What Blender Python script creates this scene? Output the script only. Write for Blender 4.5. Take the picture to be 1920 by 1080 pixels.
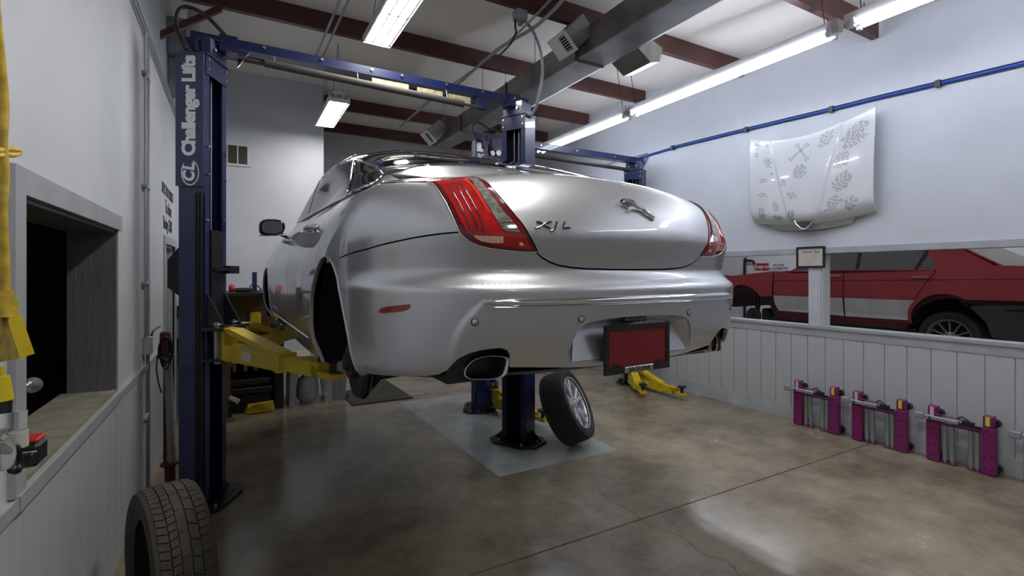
import bpy, bmesh, math, random
import numpy as np
from math import sin, cos, pi, radians, sqrt, atan2
from mathutils import Vector, Matrix
from mathutils.geometry import delaunay_2d_cdt

random.seed(7)
SC = bpy.context.scene
COL = SC.collection
for o in list(bpy.data.objects):
    bpy.data.objects.remove(o)

# ------------------------------------------------------------------ camera, world, exposure
CAM_H = 1.70
YAW = radians(29.4)
FPX = 923.0
HOR = 513.0
cam_data = bpy.data.cameras.new('camera')
cam_data.sensor_width = 36.0
cam_data.lens = FPX / 1920.0 * 36.0
cam_data.shift_y = -27.0 / 1920.0
cam_data.clip_start = 0.05
cam = bpy.data.objects.new('camera', cam_data)
cam.location = (0, 0, CAM_H)
cam.rotation_euler = (radians(90), 0, -YAW)
COL.objects.link(cam)
SC.camera = cam
world = bpy.data.worlds.new('world'); SC.world = world
world.use_nodes = True
world.node_tree.nodes['Background'].inputs[0].default_value = (0.55, 0.62, 0.75, 1)
world.node_tree.nodes['Background'].inputs[1].default_value = 0.05
SC.view_settings.view_transform = 'Standard'
SC.view_settings.look = 'None'
SC.view_settings.exposure = 0.5
SC.view_settings.gamma = 1.0
SC.view_settings.use_curve_mapping = False
SC.cycles.use_denoising = True
SC.cycles.max_bounces = 9
SC.cycles.diffuse_bounces = 6
SC.cycles.glossy_bounces = 4
SC.cycles.sample_clamp_indirect = 6.0
TUBE_POWER = 23.0      # emission strength of the fluorescent strip
BAY_POWER = 48.0       # emission strength of the high-bay cells
BACK_POWER = 11.0      # same fittings behind the photographer
BAY2_POWER = 24.0      # strips of the neighbouring bay

# ------------------------------------------------------------------ camera maths used to read real positions
SY, CY = sin(YAW), cos(YAW)
def ray(px, py):
    t = (px - 960.0) / FPX
    u = (HOR - py) / FPX
    return Vector((SY + CY * t, CY - SY * t, u))       # multiply by depth
def on_x(px, py, X):
    r = ray(px, py); d = X / r.x
    return Vector((X, r.y * d, CAM_H + r.z * d))
def on_y(px, py, Y):
    r = ray(px, py); d = Y / r.y
    return Vector((r.x * d, Y, CAM_H + r.z * d))
def on_z(px, py, Z):
    r = ray(px, py); d = (Z - CAM_H) / r.z
    return Vector((r.x * d, r.y * d, Z))

# ------------------------------------------------------------------ materials
MATS = {}
def mat(name, col, rough=0.5, metal=0.0, coat=0.0, noise=0.0, nscale=8.0, bump=0.0, bscale=60.0,
        emit=None, estr=0.0, rvar=0.0, spec=0.5, col2=None, trans=0.0, detail=4.0, coat_rough=0.03, stretch=None):
    if name in MATS: return MATS[name]
    m = bpy.data.materials.new(name); m.use_nodes = True
    nt = m.node_tree; b = nt.nodes['Principled BSDF']
    c = (col[0], col[1], col[2], 1)
    b.inputs['Base Color'].default_value = c
    b.inputs['Roughness'].default_value = rough
    b.inputs['Metallic'].default_value = metal
    b.inputs['Coat Weight'].default_value = coat
    b.inputs['Coat Roughness'].default_value = coat_rough
    b.inputs['Specular IOR Level'].default_value = spec
    if trans: b.inputs['Transmission Weight'].default_value = trans
    if emit is not None:
        b.inputs['Emission Color'].default_value = (*emit, 1)
        b.inputs['Emission Strength'].default_value = estr
    tc = nt.nodes.new('ShaderNodeTexCoord')
    src = tc.outputs['Object']
    if stretch:
        mp = nt.nodes.new('ShaderNodeMapping'); mp.inputs['Scale'].default_value = stretch
        nt.links.new(src, mp.inputs['Vector']); src = mp.outputs['Vector']
    if noise or rvar or col2:
        n = nt.nodes.new('ShaderNodeTexNoise'); n.inputs['Scale'].default_value = nscale
        n.inputs['Detail'].default_value = detail
        nt.links.new(src, n.inputs['Vector'])
        if noise or col2:
            r = nt.nodes.new('ShaderNodeValToRGB')
            k = noise
            a = tuple(max(0, x * (1 - k)) for x in col)
            z = col2 if col2 else tuple(min(1, x * (1 + k)) for x in col)
            r.color_ramp.elements[0].position = 0.32; r.color_ramp.elements[1].position = 0.70
            r.color_ramp.elements[0].color = (*a, 1); r.color_ramp.elements[1].color = (*z, 1)
            nt.links.new(n.outputs['Fac'], r.inputs['Fac'])
            nt.links.new(r.outputs['Color'], b.inputs['Base Color'])
        if rvar:
            mr = nt.nodes.new('ShaderNodeMapRange')
            mr.inputs['From Min'].default_value = 0.3; mr.inputs['From Max'].default_value = 0.7
            mr.inputs['To Min'].default_value = max(0.02, rough - rvar); mr.inputs['To Max'].default_value = rough + rvar
            nt.links.new(n.outputs['Fac'], mr.inputs['Value'])
            nt.links.new(mr.outputs['Result'], b.inputs['Roughness'])
    if bump:
        n2 = nt.nodes.new('ShaderNodeTexNoise'); n2.inputs['Scale'].default_value = bscale
        n2.inputs['Detail'].default_value = 5
        nt.links.new(src, n2.inputs['Vector'])
        bp = nt.nodes.new('ShaderNodeBump'); bp.inputs['Strength'].default_value = bump
        bp.inputs['Distance'].default_value = 0.01
        nt.links.new(n2.outputs['Fac'], bp.inputs['Height'])
        nt.links.new(bp.outputs['Normal'], b.inputs['Normal'])
    MATS[name] = m
    return m

# ------------------------------------------------------------------ mesh collector
class MB:
    def __init__(s): s.v = []; s.f = []; s.m = []; s.mats = []
    def _mi(s, m):
        if m is None: return 0
        if m not in s.mats: s.mats.append(m)
        return s.mats.index(m)
    def add(s, vs, fs, m=None):
        b = len(s.v); s.v += [Vector(p) for p in vs]
        mi = s._mi(m)
        for f in fs: s.f.append(tuple(i + b for i in f)); s.m.append(mi)
        return s
    def box(s, a, b, m=None, M=None, bev=0.0):
        x0, y0, z0 = min(a[0], b[0]), min(a[1], b[1]), min(a[2], b[2])
        x1, y1, z1 = max(a[0], b[0]), max(a[1], b[1]), max(a[2], b[2])
        if bev > 0:
            e = min(bev, (x1-x0)*.45, (y1-y0)*.45, (z1-z0)*.45)
            vs = []
            for X, sx in ((x0, 1), (x1, -1)):
                for Y, sy in ((y0, 1), (y1, -1)):
                    for Z, sz in ((z0, 1), (z1, -1)):
                        vs += [(X, Y+sy*e, Z+sz*e), (X+sx*e, Y, Z+sz*e), (X+sx*e, Y+sy*e, Z)]
            bm = bmesh.new()
            for p in vs: bm.verts.new(p)
            r = bmesh.ops.convex_hull(bm, input=bm.verts)
            bm.verts.index_update()
            vs = [v.co.copy() for v in bm.verts]; fs = [tuple(v.index for v in f.verts) for f in bm.faces]
            bm.free()
        else:
            vs = [(x0,y0,z0),(x1,y0,z0),(x1,y1,z0),(x0,y1,z0),(x0,y0,z1),(x1,y0,z1),(x1,y1,z1),(x0,y1,z1)]
            fs = [(0,3,2,1),(4,5,6,7),(0,1,5,4),(1,2,6,5),(2,3,7,6),(3,0,4,7)]
        if M is not None: vs = [M @ Vector(p) for p in vs]
        return s.add(vs, fs, m)
    def prism(s, pts, ext, m=None):
        """extrude a planar 3D polygon along vector ext"""
        n = len(pts); e = Vector(ext)
        vs = [Vector(p) for p in pts] + [Vector(p) + e for p in pts]
        nrm = Vector((0,0,0))
        for i in range(n):
            a, b = Vector(pts[i]), Vector(pts[(i+1) % n]); nrm += a.cross(b)
        flip = nrm.dot(e) > 0
        top = list(range(n)); bot = [i + n for i in range(n)]
        fs = [tuple(reversed(top)) if flip else tuple(top), tuple(bot) if flip else tuple(reversed(bot))]
        for i in range(n):
            j = (i+1) % n
            fs.append((i, j, j+n, i+n) if flip else (j, i, i+n, j+n))
        return s.add(vs, fs, m)
    def tube(s, pts, r, m=None, seg=10, cap=True, closed=False):
        pts = [Vector(p) for p in pts]; n = len(pts)
        rs = r if isinstance(r, (list, tuple)) else [r]*n
        vs = []; fs = []; up = None
        for i, p in enumerate(pts):
            if closed: t = pts[(i+1) % n] - pts[i-1]
            else: t = pts[min(i+1, n-1)] - pts[max(i-1, 0)]
            t.normalize()
            if up is None:
                up = Vector((0,0,1)) if abs(t.z) < .9 else Vector((1,0,0))
            a = t.cross(up)
            if a.length < 1e-6: a = t.cross(Vector((0,1,0)))
            a.normalize(); b = a.cross(t).normalized(); up = b
            for k in range(seg):
                w = 2*pi*k/seg
                vs.append(p + (a*cos(w) + b*sin(w))*rs[i])
        m_ = n if closed else n-1
        for i in range(m_):
            j = (i+1) % n
            for k in range(seg):
                l = (k+1) % seg
                fs.append((i*seg+k, i*seg+l, j*seg+l, j*seg+k))
        if cap and not closed:
            fs.append(tuple(reversed(range(seg)))); fs.append(tuple(range((n-1)*seg, n*seg)))
        return s.add(vs, fs, m)
    def cyl(s, a, b, r, m=None, seg=16, r2=None):
        return s.tube([a, b], [r, r if r2 is None else r2], m, seg)
    def lathe(s, prof, M=None, m=None, seg=32, cap=False, a0=0.0, a1=2*pi):
        """prof: list of (radius, height); axis = local z"""
        vs = []; fs = []; full = abs(a1-a0-2*pi) < 1e-6
        ns = seg if full else seg+1
        for (r, h) in prof:
            for k in range(ns):
                w = a0 + (a1-a0)*k/seg
                vs.append(Vector((r*cos(w), r*sin(w), h)))
        for i in range(len(prof)-1):
            for k in range(seg):
                l = (k+1) % ns
                fs.append((i*ns+k, i*ns+l, (i+1)*ns+l, (i+1)*ns+k))
        if cap:
            fs.append(tuple(reversed(range(ns)))); fs.append(tuple(range((len(prof)-1)*ns, len(prof)*ns)))
        if M is not None: vs = [M @ p for p in vs]
        return s.add(vs, fs, m)
    def build(s, name, m=None, parent=None, smooth=False, rel=True, fix=True, autos=None, each=False):
        if each:
            # every loose piece becomes an object of its own
            par = list(range(len(s.v)))
            def find(a):
                while par[a] != a: par[a] = par[par[a]]; a = par[a]
                return a
            for f in s.f:
                for k in f[1:]: par[find(k)] = find(f[0])
            groups = {}
            for fi, f in enumerate(s.f): groups.setdefault(find(f[0]), []).append(fi)
            out = []
            for fl_ in groups.values():
                used = sorted({i for fi in fl_ for i in s.f[fi]}); mp = {u: i for i, u in enumerate(used)}
                t = MB(); t.v = [s.v[u] for u in used]; t.f = [tuple(mp[i] for i in s.f[fi]) for fi in fl_]; t.m = [0]*len(t.f)
                out.append(t.build(name, m, parent, smooth, rel, fix, autos))
            return out[0]
        me = bpy.data.meshes.new(name)
        off = Vector((0,0,0))
        if parent is not None and rel:
            p = parent
            while p is not None: off += p.location; p = p.parent
        me.from_pydata([tuple(p - off) for p in s.v], [], s.f)
        ms = s.mats if s.mats else [m]
        for x in ms: me.materials.append(x)
        if s.mats: me.polygons.foreach_set('material_index', s.m)
        if fix:
            bm = bmesh.new(); bm.from_mesh(me)
            bmesh.ops.recalc_face_normals(bm, faces=bm.faces)
            bm.to_mesh(me); bm.free()
        if smooth:
            me.polygons.foreach_set('use_smooth', [True]*len(me.polygons))
            if autos is not None: me.set_sharp_from_angle(angle=radians(autos))
        me.update()
        o = bpy.data.objects.new(name, me); COL.objects.link(o)
        if parent is not None: o.parent = parent
        return o

def thing(name, label, cat, loc=(0,0,0), rz=0.0, group=None):
    o = bpy.data.objects.new(name, None); COL.objects.link(o)
    o.empty_display_size = .1
    o.location = loc; o.rotation_euler = (0,0,rz)
    o['label'] = label; o['category'] = cat
    if group: o['group'] = group
    return o
def tag(o, label, cat, group=None):
    o['label'] = label; o['category'] = cat
    if group: o['group'] = group
    return o
def struct(o): o['kind'] = 'structure'; return o
def copy_tree(o, parent=None):
    c = o.copy(); COL.objects.link(c)
    if parent is not None: c.parent = parent
    for ch in [x for x in bpy.data.objects if x.parent == o]:
        copy_tree(ch, c)
    return c
def wpt(parent, p):
    off = Vector((0,0,0)); q = parent
    while q is not None: off += q.location; q = q.parent
    return Vector(p) - off
def text_mesh(name, body, size, M, m, parent=None, ext=0.001, offset=0.0, align='CENTER', sx=1.0, shear=0.0, rel=True, space=1.0):
    cu = bpy.data.curves.new(name, 'FONT'); cu.body = body; cu.size = size
    cu.align_x = align; cu.align_y = 'CENTER'; cu.extrude = ext; cu.offset = offset; cu.shear = shear
    cu.space_character = space; cu.resolution_u = 3
    to = bpy.data.objects.new(name, cu); COL.objects.link(to)
    dg = bpy.context.evaluated_depsgraph_get()
    me = bpy.data.meshes.new_from_object(to.evaluated_get(dg))
    bpy.data.objects.remove(to); bpy.data.curves.remove(cu)
    off = Vector((0,0,0))
    if parent is not None and rel:
        p = parent
        while p is not None: off += p.location; p = p.parent
    S = Matrix.Diagonal((sx,1,1,1))
    for v in me.vertices: v.co = (M @ S @ v.co.to_4d()).to_3d() - off
    me.materials.clear(); me.materials.append(m)
    o = bpy.data.objects.new(name, me); COL.objects.link(o)
    if parent is not None: o.parent = parent
    return o
def frame_M(org, x, y):
    x = Vector(x).normalized(); y = Vector(y).normalized(); z = x.cross(y).normalized(); y = z.cross(x)
    M = Matrix((( x.x,y.x,z.x,org[0]),(x.y,y.y,z.y,org[1]),(x.z,y.z,z.z,org[2]),(0,0,0,1)))
    return M
def smooth_path(pts, k=6):
    pts = [Vector(p) for p in pts]; out = []
    for i in range(len(pts)-1):
        p0 = pts[max(i-1,0)]; p1 = pts[i]; p2 = pts[i+1]; p3 = pts[min(i+2,len(pts)-1)]
        for j in range(k):
            t = j/k
            out.append(.5*((2*p1)+(p2-p0)*t+(2*p0-5*p1+4*p2-p3)*t*t+(3*p1-p0-3*p2+p3)*t**3))
    out.append(pts[-1]); return out

# palette
wall_white = mat('wall_white', (.56,.585,.63), .62, noise=.05, nscale=1.6, bump=.08, bscale=90)
wall_grey = mat('wall_grey', (.46,.48,.495), .45, noise=.10, nscale=3, bump=.25, bscale=40, stretch=(1,1,.35))
trim_grey = mat('trim_grey', (.36,.38,.40), .42, noise=.10, nscale=5, bump=.35, bscale=25, stretch=(1,1,1))
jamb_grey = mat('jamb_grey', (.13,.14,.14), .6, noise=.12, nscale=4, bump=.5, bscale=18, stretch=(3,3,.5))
sill_stone = mat('sill_stone', (.22,.205,.16), .8, noise=.25, nscale=9, bump=.4, bscale=30)
ceil_white = mat('ceil_white', (.82,.775,.70), .55, noise=.06, nscale=1.2, bump=.9, bscale=2.2, stretch=(1.0,.35,1))
maroon = mat('maroon', (.085,.028,.022), .42, noise=.25, nscale=5)
blue = mat('lift_blue', (.010,.017,.078), .32, coat=.4, noise=.12, nscale=4)
blue_br = mat('cable_blue', (.01,.06,.34), .35)
black = mat('black_metal', (.012,.012,.014), .42, noise=.3, nscale=14)
dark = mat('dark_void', (.006,.006,.007), .9)
rubber = mat('rubber', (.028,.026,.024), .78, noise=.2, nscale=30)
rubber_old = mat('rubber_old', (.062,.054,.045), .88, noise=.25, nscale=12, bump=.25, bscale=80)
steel = mat('steel', (.45,.45,.46), .32, metal=.9, noise=.1, nscale=20)
galv = mat('galvanised', (.36,.365,.35), .38, metal=.75, noise=.22, nscale=4, rvar=.10, bump=.1, bscale=8)
chrome = mat('chrome', (.78,.78,.80), .07, metal=1.0)
yellow = mat('lift_yellow', (.60,.45,.012), .40, noise=.14, nscale=7)
yellow_dirty = mat('hose_yellow', (.50,.34,.03), .6, noise=.4, nscale=22)
white_pl = mat('white_plastic', (.62,.62,.60), .45, noise=.06)
grey_pl = mat('grey_plastic', (.34,.36,.37), .5, noise=.1)
lettering = mat('lettering_white', (.72,.74,.76), .5)
ink = mat('ink_black', (.03,.03,.035), .6)
purple = mat('purple_paint', (.20,.016,.125), .38, noise=.12, nscale=6)
red_paint = mat('matt_red_primer', (.42,.045,.058), .55, coat=.15, noise=.10, nscale=3, coat_rough=.35)
red_pl = mat('red_plastic', (.45,.012,.012), .4)
wood = mat('pegboard_brown', (.21,.12,.05), .65, noise=.2, nscale=6, stretch=(1,1,5))
beige = mat('worktop_beige', (.42,.36,.26), .6, noise=.2, nscale=8)
# ------------------------------------------------------------------ room shell
XL, XR = -0.607, 5.69
YB, YF = -4.2, 10.3
def roof_z(y):      # underside of the purlins
    return 4.42 - max(0.0, 6.2 - y)*.095 if y > -0.5 else 4.42 - 6.7*.095
PUR = .20
# floor material: stained, polished concrete
m = mat('floor_concrete', (.13,.11,.085), .30, noise=.22, nscale=1.1, bump=.06, bscale=30, spec=.45)
nt = m.node_tree; B = nt.nodes['Principled BSDF']
tc = nt.nodes.new('ShaderNodeTexCoord')
geo = nt.nodes.new('ShaderNodeNewGeometry')
def noise_node(scale, det=6, rough=.6):
    n = nt.nodes.new('ShaderNodeTexNoise'); n.inputs['Scale'].default_value = scale
    n.inputs['Detail'].default_value = det; n.inputs['Roughness'].default_value = rough
    nt.links.new(geo.outputs['Position'], n.inputs['Vector']); return n
n1 = noise_node(1.5, 9, .72); n2 = noise_node(6.5, 10, .75); n3 = noise_node(2.2, 6, .7)
r1 = nt.nodes.new('ShaderNodeValToRGB')
e = r1.color_ramp.elements
e[0].position = .30; e[0].color = (.115,.092,.060,1)
e[1].position = .72; e[1].color = (.36,.305,.215,1)
x = e.new(.5); x.color = (.235,.197,.136,1)
nt.links.new(n1.outputs['Fac'], r1.inputs['Fac'])
r2 = nt.nodes.new('ShaderNodeValToRGB')
r2.color_ramp.elements[0].position = .60; r2.color_ramp.elements[0].color = (0,0,0,1)
r2.color_ramp.elements[1].position = .74; r2.color_ramp.elements[1].color = (1,1,1,1)
nt.links.new(n2.outputs['Fac'], r2.inputs['Fac'])
mx = nt.nodes.new('ShaderNodeMix'); mx.data_type = 'RGBA'
sc_ = nt.nodes.new('ShaderNodeMath'); sc_.operation = 'MULTIPLY'; sc_.inputs[1].default_value = .45
nt.links.new(r2.outputs['Color'], sc_.inputs[0])
nt.links.new(sc_.outputs[0], mx.inputs['Factor'])
nt.links.new(r1.outputs['Color'], mx.inputs['A'])
mx.inputs['B'].default_value = (.44,.41,.33,1)
nt.links.new(mx.outputs['Result'], B.inputs['Base Color'])
mr = nt.nodes.new('ShaderNodeMapRange')
mr.inputs['From Min'].default_value = .3; mr.inputs['From Max'].default_value = .7
mr.inputs['To Min'].default_value = .11; mr.inputs['To Max'].default_value = .28
nt.links.new(n3.outputs['Fac'], mr.inputs['Value'])
nt.links.new(mr.outputs['Result'], B.inputs['Roughness'])
floor_m = m
joint_m = mat('joint_dark', (.03,.026,.02), .9)

fl = struct(MB().box((-2.6,YB-.3,-.2),(11.6,YF+.3,-.012)).build('floor', joint_m))
xs = [-2.6, 5.69+.07, 11.6]; ys = [YB-.3, 2.53, 6.62, YF+.3]
g = .0055
for i in range(2):
    for j in range(3):
        MB().box((xs[i]+(g if i else 0), ys[j]+(g if j else 0), -.012),
                 (xs[i+1]-(g if i < 1 else 0), ys[j+1]-(g if j < 2 else 0), 0)).build('concrete_slab', floor_m, fl)

# wandering crack across the middle of the slabs
ck = MB(); rk = random.Random(3)
cp = [(2.50,3.05),(2.44,2.86),(2.47,2.70),(2.46,2.55),(2.44,2.40),(2.52,2.22),(2.47,2.05),(2.53,1.9),(2.45,1.70),(2.50,1.45),(2.46,1.2)]
cp = [(p.x, p.y) for p in smooth_path([(a,b,0) for a,b in cp], 5)]
cp = [(a+rk.uniform(-.006,.006), b) for a, b in cp]
for (a, b), (c_, d_) in zip(cp[:-1], cp[1:]):
    w_ = .0022
    ck.add([(a-w_,b,.0006),(a+w_,b,.0006),(c_+w_,d_,.0006),(c_-w_,d_,.0006)],[(0,1,2,3)])
ck.build('floor_crack', joint_m, fl)
# ---- left wall : window opening and doorway
WY0, WY1, WZ0, WZ1 = 2.18, 3.68, 1.02, 1.955
DY0, DY1, DZ = 5.92, 6.86, 2.00
TH = .22
lw = MB()
def seg(y0, y1, z0, z1): lw.box((XL-TH,y0,z0),(XL,y1,z1))
ZT = 5.0
seg(YB, WY0, 0, ZT); seg(WY0, WY1, 0, WZ0-.05); seg(WY0, WY1, WZ1, ZT)
seg(WY1, DY0, 0, ZT); seg(DY0, DY1, DZ, ZT); seg(DY1, YF, 0, ZT)
wl = struct(lw.build('wall_left', wall_white))
# wainscot boards of the left wall
proto = None
def board_run(x0, x1, ya, yb, parent, z0, z1, pitch=.19, start=0.0, skip=()):
    global proto
    bmsh = {}
    y = ya
    while y < yb - .02:
        y2 = min(y+pitch, yb)
        ok = not any(y+.01 < s1 and y2-.01 > s0 for s0, s1 in skip)
        if ok:
            w = round(y2-y, 3)
            if w not in bmsh:
                o = MB().box((0,.003,0),(x1-x0,w-.003,z1-z0), bev=.0025).build('board', wall_grey, parent, rel=False)
                bmsh[w] = o.data
            else:
                o = bpy.data.objects.new('board', bmsh[w]); COL.objects.link(o); o.parent = parent
            o.location = (x0, y, z0)
        y = y2
board_run(XL, XL+.012, -.5, DY0-.08, wl, 0.0, .955)
board_run(XL, XL+.012, DY1+.08, 8.08, wl, 0.0, .955)
struct(MB().box((XL,YB,.955),(XL+.022,WY0-.09,1.0)).box((XL,WY1+.0,.955),(XL+.022,DY0-.08,1.0)).box((XL,WY0-.09,.955),(XL+.026,WY1,1.005)).build('trim_1', trim_grey))
# window 1 : frame, jambs, sill
w1 = struct(MB().box((XL-TH,WY0-.001,WZ0-.05),(XL-TH+.01,WY1,WZ0-.049)).build('window_1', trim_grey))
MB().box((XL,WY0-.11,WZ1),(XL+.02,WY1+.045,WZ1+.085)).build('head_casing', trim_grey, w1)
MB().box((XL,WY0-.11,1.005),(XL+.02,WY0-.02,WZ1)).build('side_casing', trim_grey, w1)
MB().box((XL,WY1-.004,WZ0-.02),(XL+.006,WY1+.012,WZ1)).build('corner_bead', trim_grey, w1)
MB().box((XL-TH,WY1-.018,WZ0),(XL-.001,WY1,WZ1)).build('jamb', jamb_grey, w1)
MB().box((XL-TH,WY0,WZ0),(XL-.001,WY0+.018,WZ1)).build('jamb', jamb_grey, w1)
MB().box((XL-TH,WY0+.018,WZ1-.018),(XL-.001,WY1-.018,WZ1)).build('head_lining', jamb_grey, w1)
MB().box((XL-TH-.03,WY0,WZ0-.05),(XL+.002,WY1,WZ0)).build('window_sill', sill_stone, w1)
# dark store room beyond the opening
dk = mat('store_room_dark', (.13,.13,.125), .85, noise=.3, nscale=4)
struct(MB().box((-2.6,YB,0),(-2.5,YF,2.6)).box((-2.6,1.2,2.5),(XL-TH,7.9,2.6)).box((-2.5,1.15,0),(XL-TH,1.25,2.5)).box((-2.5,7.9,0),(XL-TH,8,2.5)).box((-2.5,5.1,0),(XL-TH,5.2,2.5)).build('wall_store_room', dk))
# doorway
d1 = struct(MB().box((XL-.015,DY0-.075,0),(XL+.018,DY0,DZ+.075)).box((XL-.015,DY1,0),(XL+.018,DY1+.075,DZ+.075)).box((XL-.015,DY0,DZ),(XL+.018,DY1,DZ+.075))
            .box((XL-TH,DY0,0),(XL-.015,DY0+.02,DZ)).box((XL-TH,DY1-.02,0),(XL-.015,DY1,DZ)).box((XL-TH,DY0+.02,DZ-.02),(XL-.015,DY1-.02,DZ)).build('door_1', trim_grey))
MB().box((XL-.10,DY0+.02,.01),(XL-.06,DY1-.02,DZ-.02)).build('door_leaf', mat('door_leaf_grey',(.20,.215,.22),.5,noise=.1), d1)
MB().cyl((XL-.06,DY0+.10,1.0),(XL-.01,DY0+.10,1.0),.012).lathe([(0,0),(.025,.008),(.027,.03),(.0,.05)], Matrix.Translation((XL-.03,DY0+.10,1.0)) @ Matrix.Rotation(radians(90),4,'Y')).build('door_knob', steel, d1, smooth=True)

# lettering above the door, painted on the wall
LM = lambda y, z: frame_M((XL+.002, y, z), (0,1,0), (0,0,1))
words = thing('wall_lettering', 'three lines of dark lettering on the white wall above the grey doorway', 'lettering', (XL, 6.2, 2.15))
text_mesh('line_one', "LIFE'S TOO SHORT", .155, LM(6.22, 2.53), ink, words, ext=.0015, sx=.74)
text_mesh('line_two', "To drive", .20, LM(6.28, 2.37), ink, words, ext=.0015, sx=.8)
text_mesh('line_three', "Boring CARS", .185, LM(6.22, 2.20), ink, words, ext=.0015, sx=.76)

# ---- right wall : long opening into the next bay
RY0, RY1, RZ0, RZ1 = -2.2, 5.35, 1.115, 1.925
RT = .14
rw = MB()
rw.box((XR,YB,0),(XR+RT,RY0,ZT)); rw.box((XR,RY1,0),(XR+RT,YF,ZT))
rw.box((XR,RY0,0),(XR+RT,RY1,RZ0-.03)); rw.box((XR,RY0,RZ1+.03),(XR+RT,RY1,ZT))
wr = struct(rw.build('wall_right', wall_white))
board_run(XR-.012, XR, 3.228-.19*19, 9.5, wr, .15, 1.0)
struct(MB().box((XR-.02,-.5,0),(XR,9.6,.15)).build('baseboard_right', mat('curb_grey', (.40,.425,.44), .5, noise=.18, nscale=3, bump=.3, bscale=20)))
struct(MB().box((XR-.03,RY0-.05,RZ0-.03),(XR+RT+.03,RY1+.05,RZ0)).box((XR-.018,-.5,1.0),(XR,9.6,RZ0-.03)).build('trim_2', trim_grey))
struct(MB().box((XR-.02,RY0-.05,RZ1),(XR+RT+.02,RY1+.05,RZ1+.062)).build('trim_3', trim_grey))
struct(MB().box((XR-.005,3.065,RZ0),(XR+RT,3.215,RZ1)).box((XR-.016,3.085,RZ0),(XR-.005,3.215,RZ1)).build('trim_4', mat('post_grey',(.52,.54,.58),.45,noise=.06)))

# ---- back partition (white) with vent, and the far end wall
PX1 = 1.206
struct(MB().box((XL,8.1,0),(PX1,YF,ZT)).build('wall_back', wall_white))
struct(MB().box((-2.6,YF,0),(11.6,YF+.2,ZT)).build('wall_far', mat('far_wall_grey',(.66,.67,.66),.6,noise=.05)))
struct(MB().box((-2.6,YB-.2,0),(11.6,YB,ZT)).build('wall_front', mat('front_wall',(.60,.61,.62),.6,noise=.05)))
struct(MB().box((10.9,YB,0),(11.05,YF,ZT)).build('wall_neighbour', mat('bay_wall_white',(.66,.69,.74),.6,noise=.04)))
# ---- ceiling
cz = MB()
ysl = [YB-.2, -.5, 6.2, YF+.2]
for a, b in zip(ysl[:-1], ysl[1:]):
    za, zb = roof_z(a)+PUR, roof_z(b)+PUR
    cz.add([(-2.6,a,za),(11.6,a,za),(11.6,b,zb),(-2.6,b,zb),(-2.6,a,za+.1),(11.6,a,za+.1),(11.6,b,zb+.1),(-2.6,b,zb+.1)],
           [(0,1,2,3),(4,5,6,7),(0,1,5,4),(1,2,6,5),(2,3,7,6),(3,0,4,7)])
struct(cz.build('ceiling', ceil_white))
# ---- purlins : C sections crossing both bays
ords = ['nearest the camera, above the first high-bay lamp','second from the camera','third from the camera','fourth from the camera','fifth from the camera','sixth from the camera','farthest, by the end wall']
py = [(-2.2,None),(-.6,None),(.95,0),(2.5,1),(4.0,2),(5.72,3),(7.15,4),(8.5,5),(9.9,6)]
for y, k in py:
    z0 = roof_z(y); z1 = z0+PUR+.002
    o = MB().prism([(XL-.1,y,z0),(XL-.1,y+.065,z0),(XL-.1,y+.065,z0+.02),(XL-.1,y+.01,z0+.006),(XL-.1,y+.01,z1),(XL-.1,y,z1)], (XR-XL+.05,0,0)).build('roof_purlin', maroon)
    lab = 'maroon steel roof purlin crossing the ceiling, '+(ords[k] if k is not None else ('behind the camera' if y < -1 else 'just behind the camera'))
    tag(o, lab, 'beam', 'maroon roof purlins')
# diagonal brace by the left wall and its bolt plates
o = MB().prism([(XL,5.62,3.90),(XL,5.67,3.90),(XL,5.67,3.97),(XL,5.62,3.97)], (.50,.06,.42)).build('roof_brace', maroon)
tag(o, 'short maroon diagonal brace between the left wall and a purlin', 'brace')
# ------------------------------------------------------------------ light fittings
tube_m = mat('tube_glow', (.9,.9,.9), .4, emit=(.80,.85,1.0), estr=TUBE_POWER)
bay_m = mat('cell_glow', (.9,.9,.9), .4, emit=(1.0,.97,.93), estr=BAY_POWER)
fit_m = mat('fitting_white', (.55,.55,.53), .45, noise=.08)
socket_m = mat('socket_white', (.7,.7,.72), .4)
def strip(x, y0, y1, z, label, glow=tube_m, chain=True):
    t = thing('strip_light', label, 'light', (x, y0, z), 0, 'fluorescent strips along the right side')
    MB().box((x-.052,y0-.07,z+.035),(x+.052,y1+.07,z+.10)).prism([(x-.04,y0-.07,z+.035),(x+.04,y0-.07,z+.035),(x+.02,y0-.07,z-.005),(x-.02,y0-.07,z-.005)],(0,y1-y0+.14,0)).build('housing', fit_m, t)
    for s in (-1, 1):
        MB().cyl((x+s*.05,y0+.03,z),(x+s*.05,y1-.03,z),.021,seg=10).build('tube', glow, t, smooth=True)
        b = MB()
        for yy, e in ((y0,1),(y1,-1)):
            b.box((x+s*.05-.02,yy-.015,z-.03),(x+s*.05+.02,yy+.015,z+.045))
            b.cyl((x+s*.05,yy+.012*e,z),(x+s*.05,yy+.04*e,z),.018,seg=10)
        b.build('lamp_holder', socket_m, t, each=True)
    if chain:
        c = MB()
        for yy in (y0+.05, y1-.05):
            zc = roof_z(yy)+PUR
            c.tube([(x-.02,yy,z+.1),(x-.16,yy-.02,zc)], .004, seg=5)
            c.tube([(x+.02,yy,z+.1),(x+.02,yy,z+.17)], .004, seg=5)
        c.build('hanging_chain', black, t, each=True)
    return t
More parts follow.
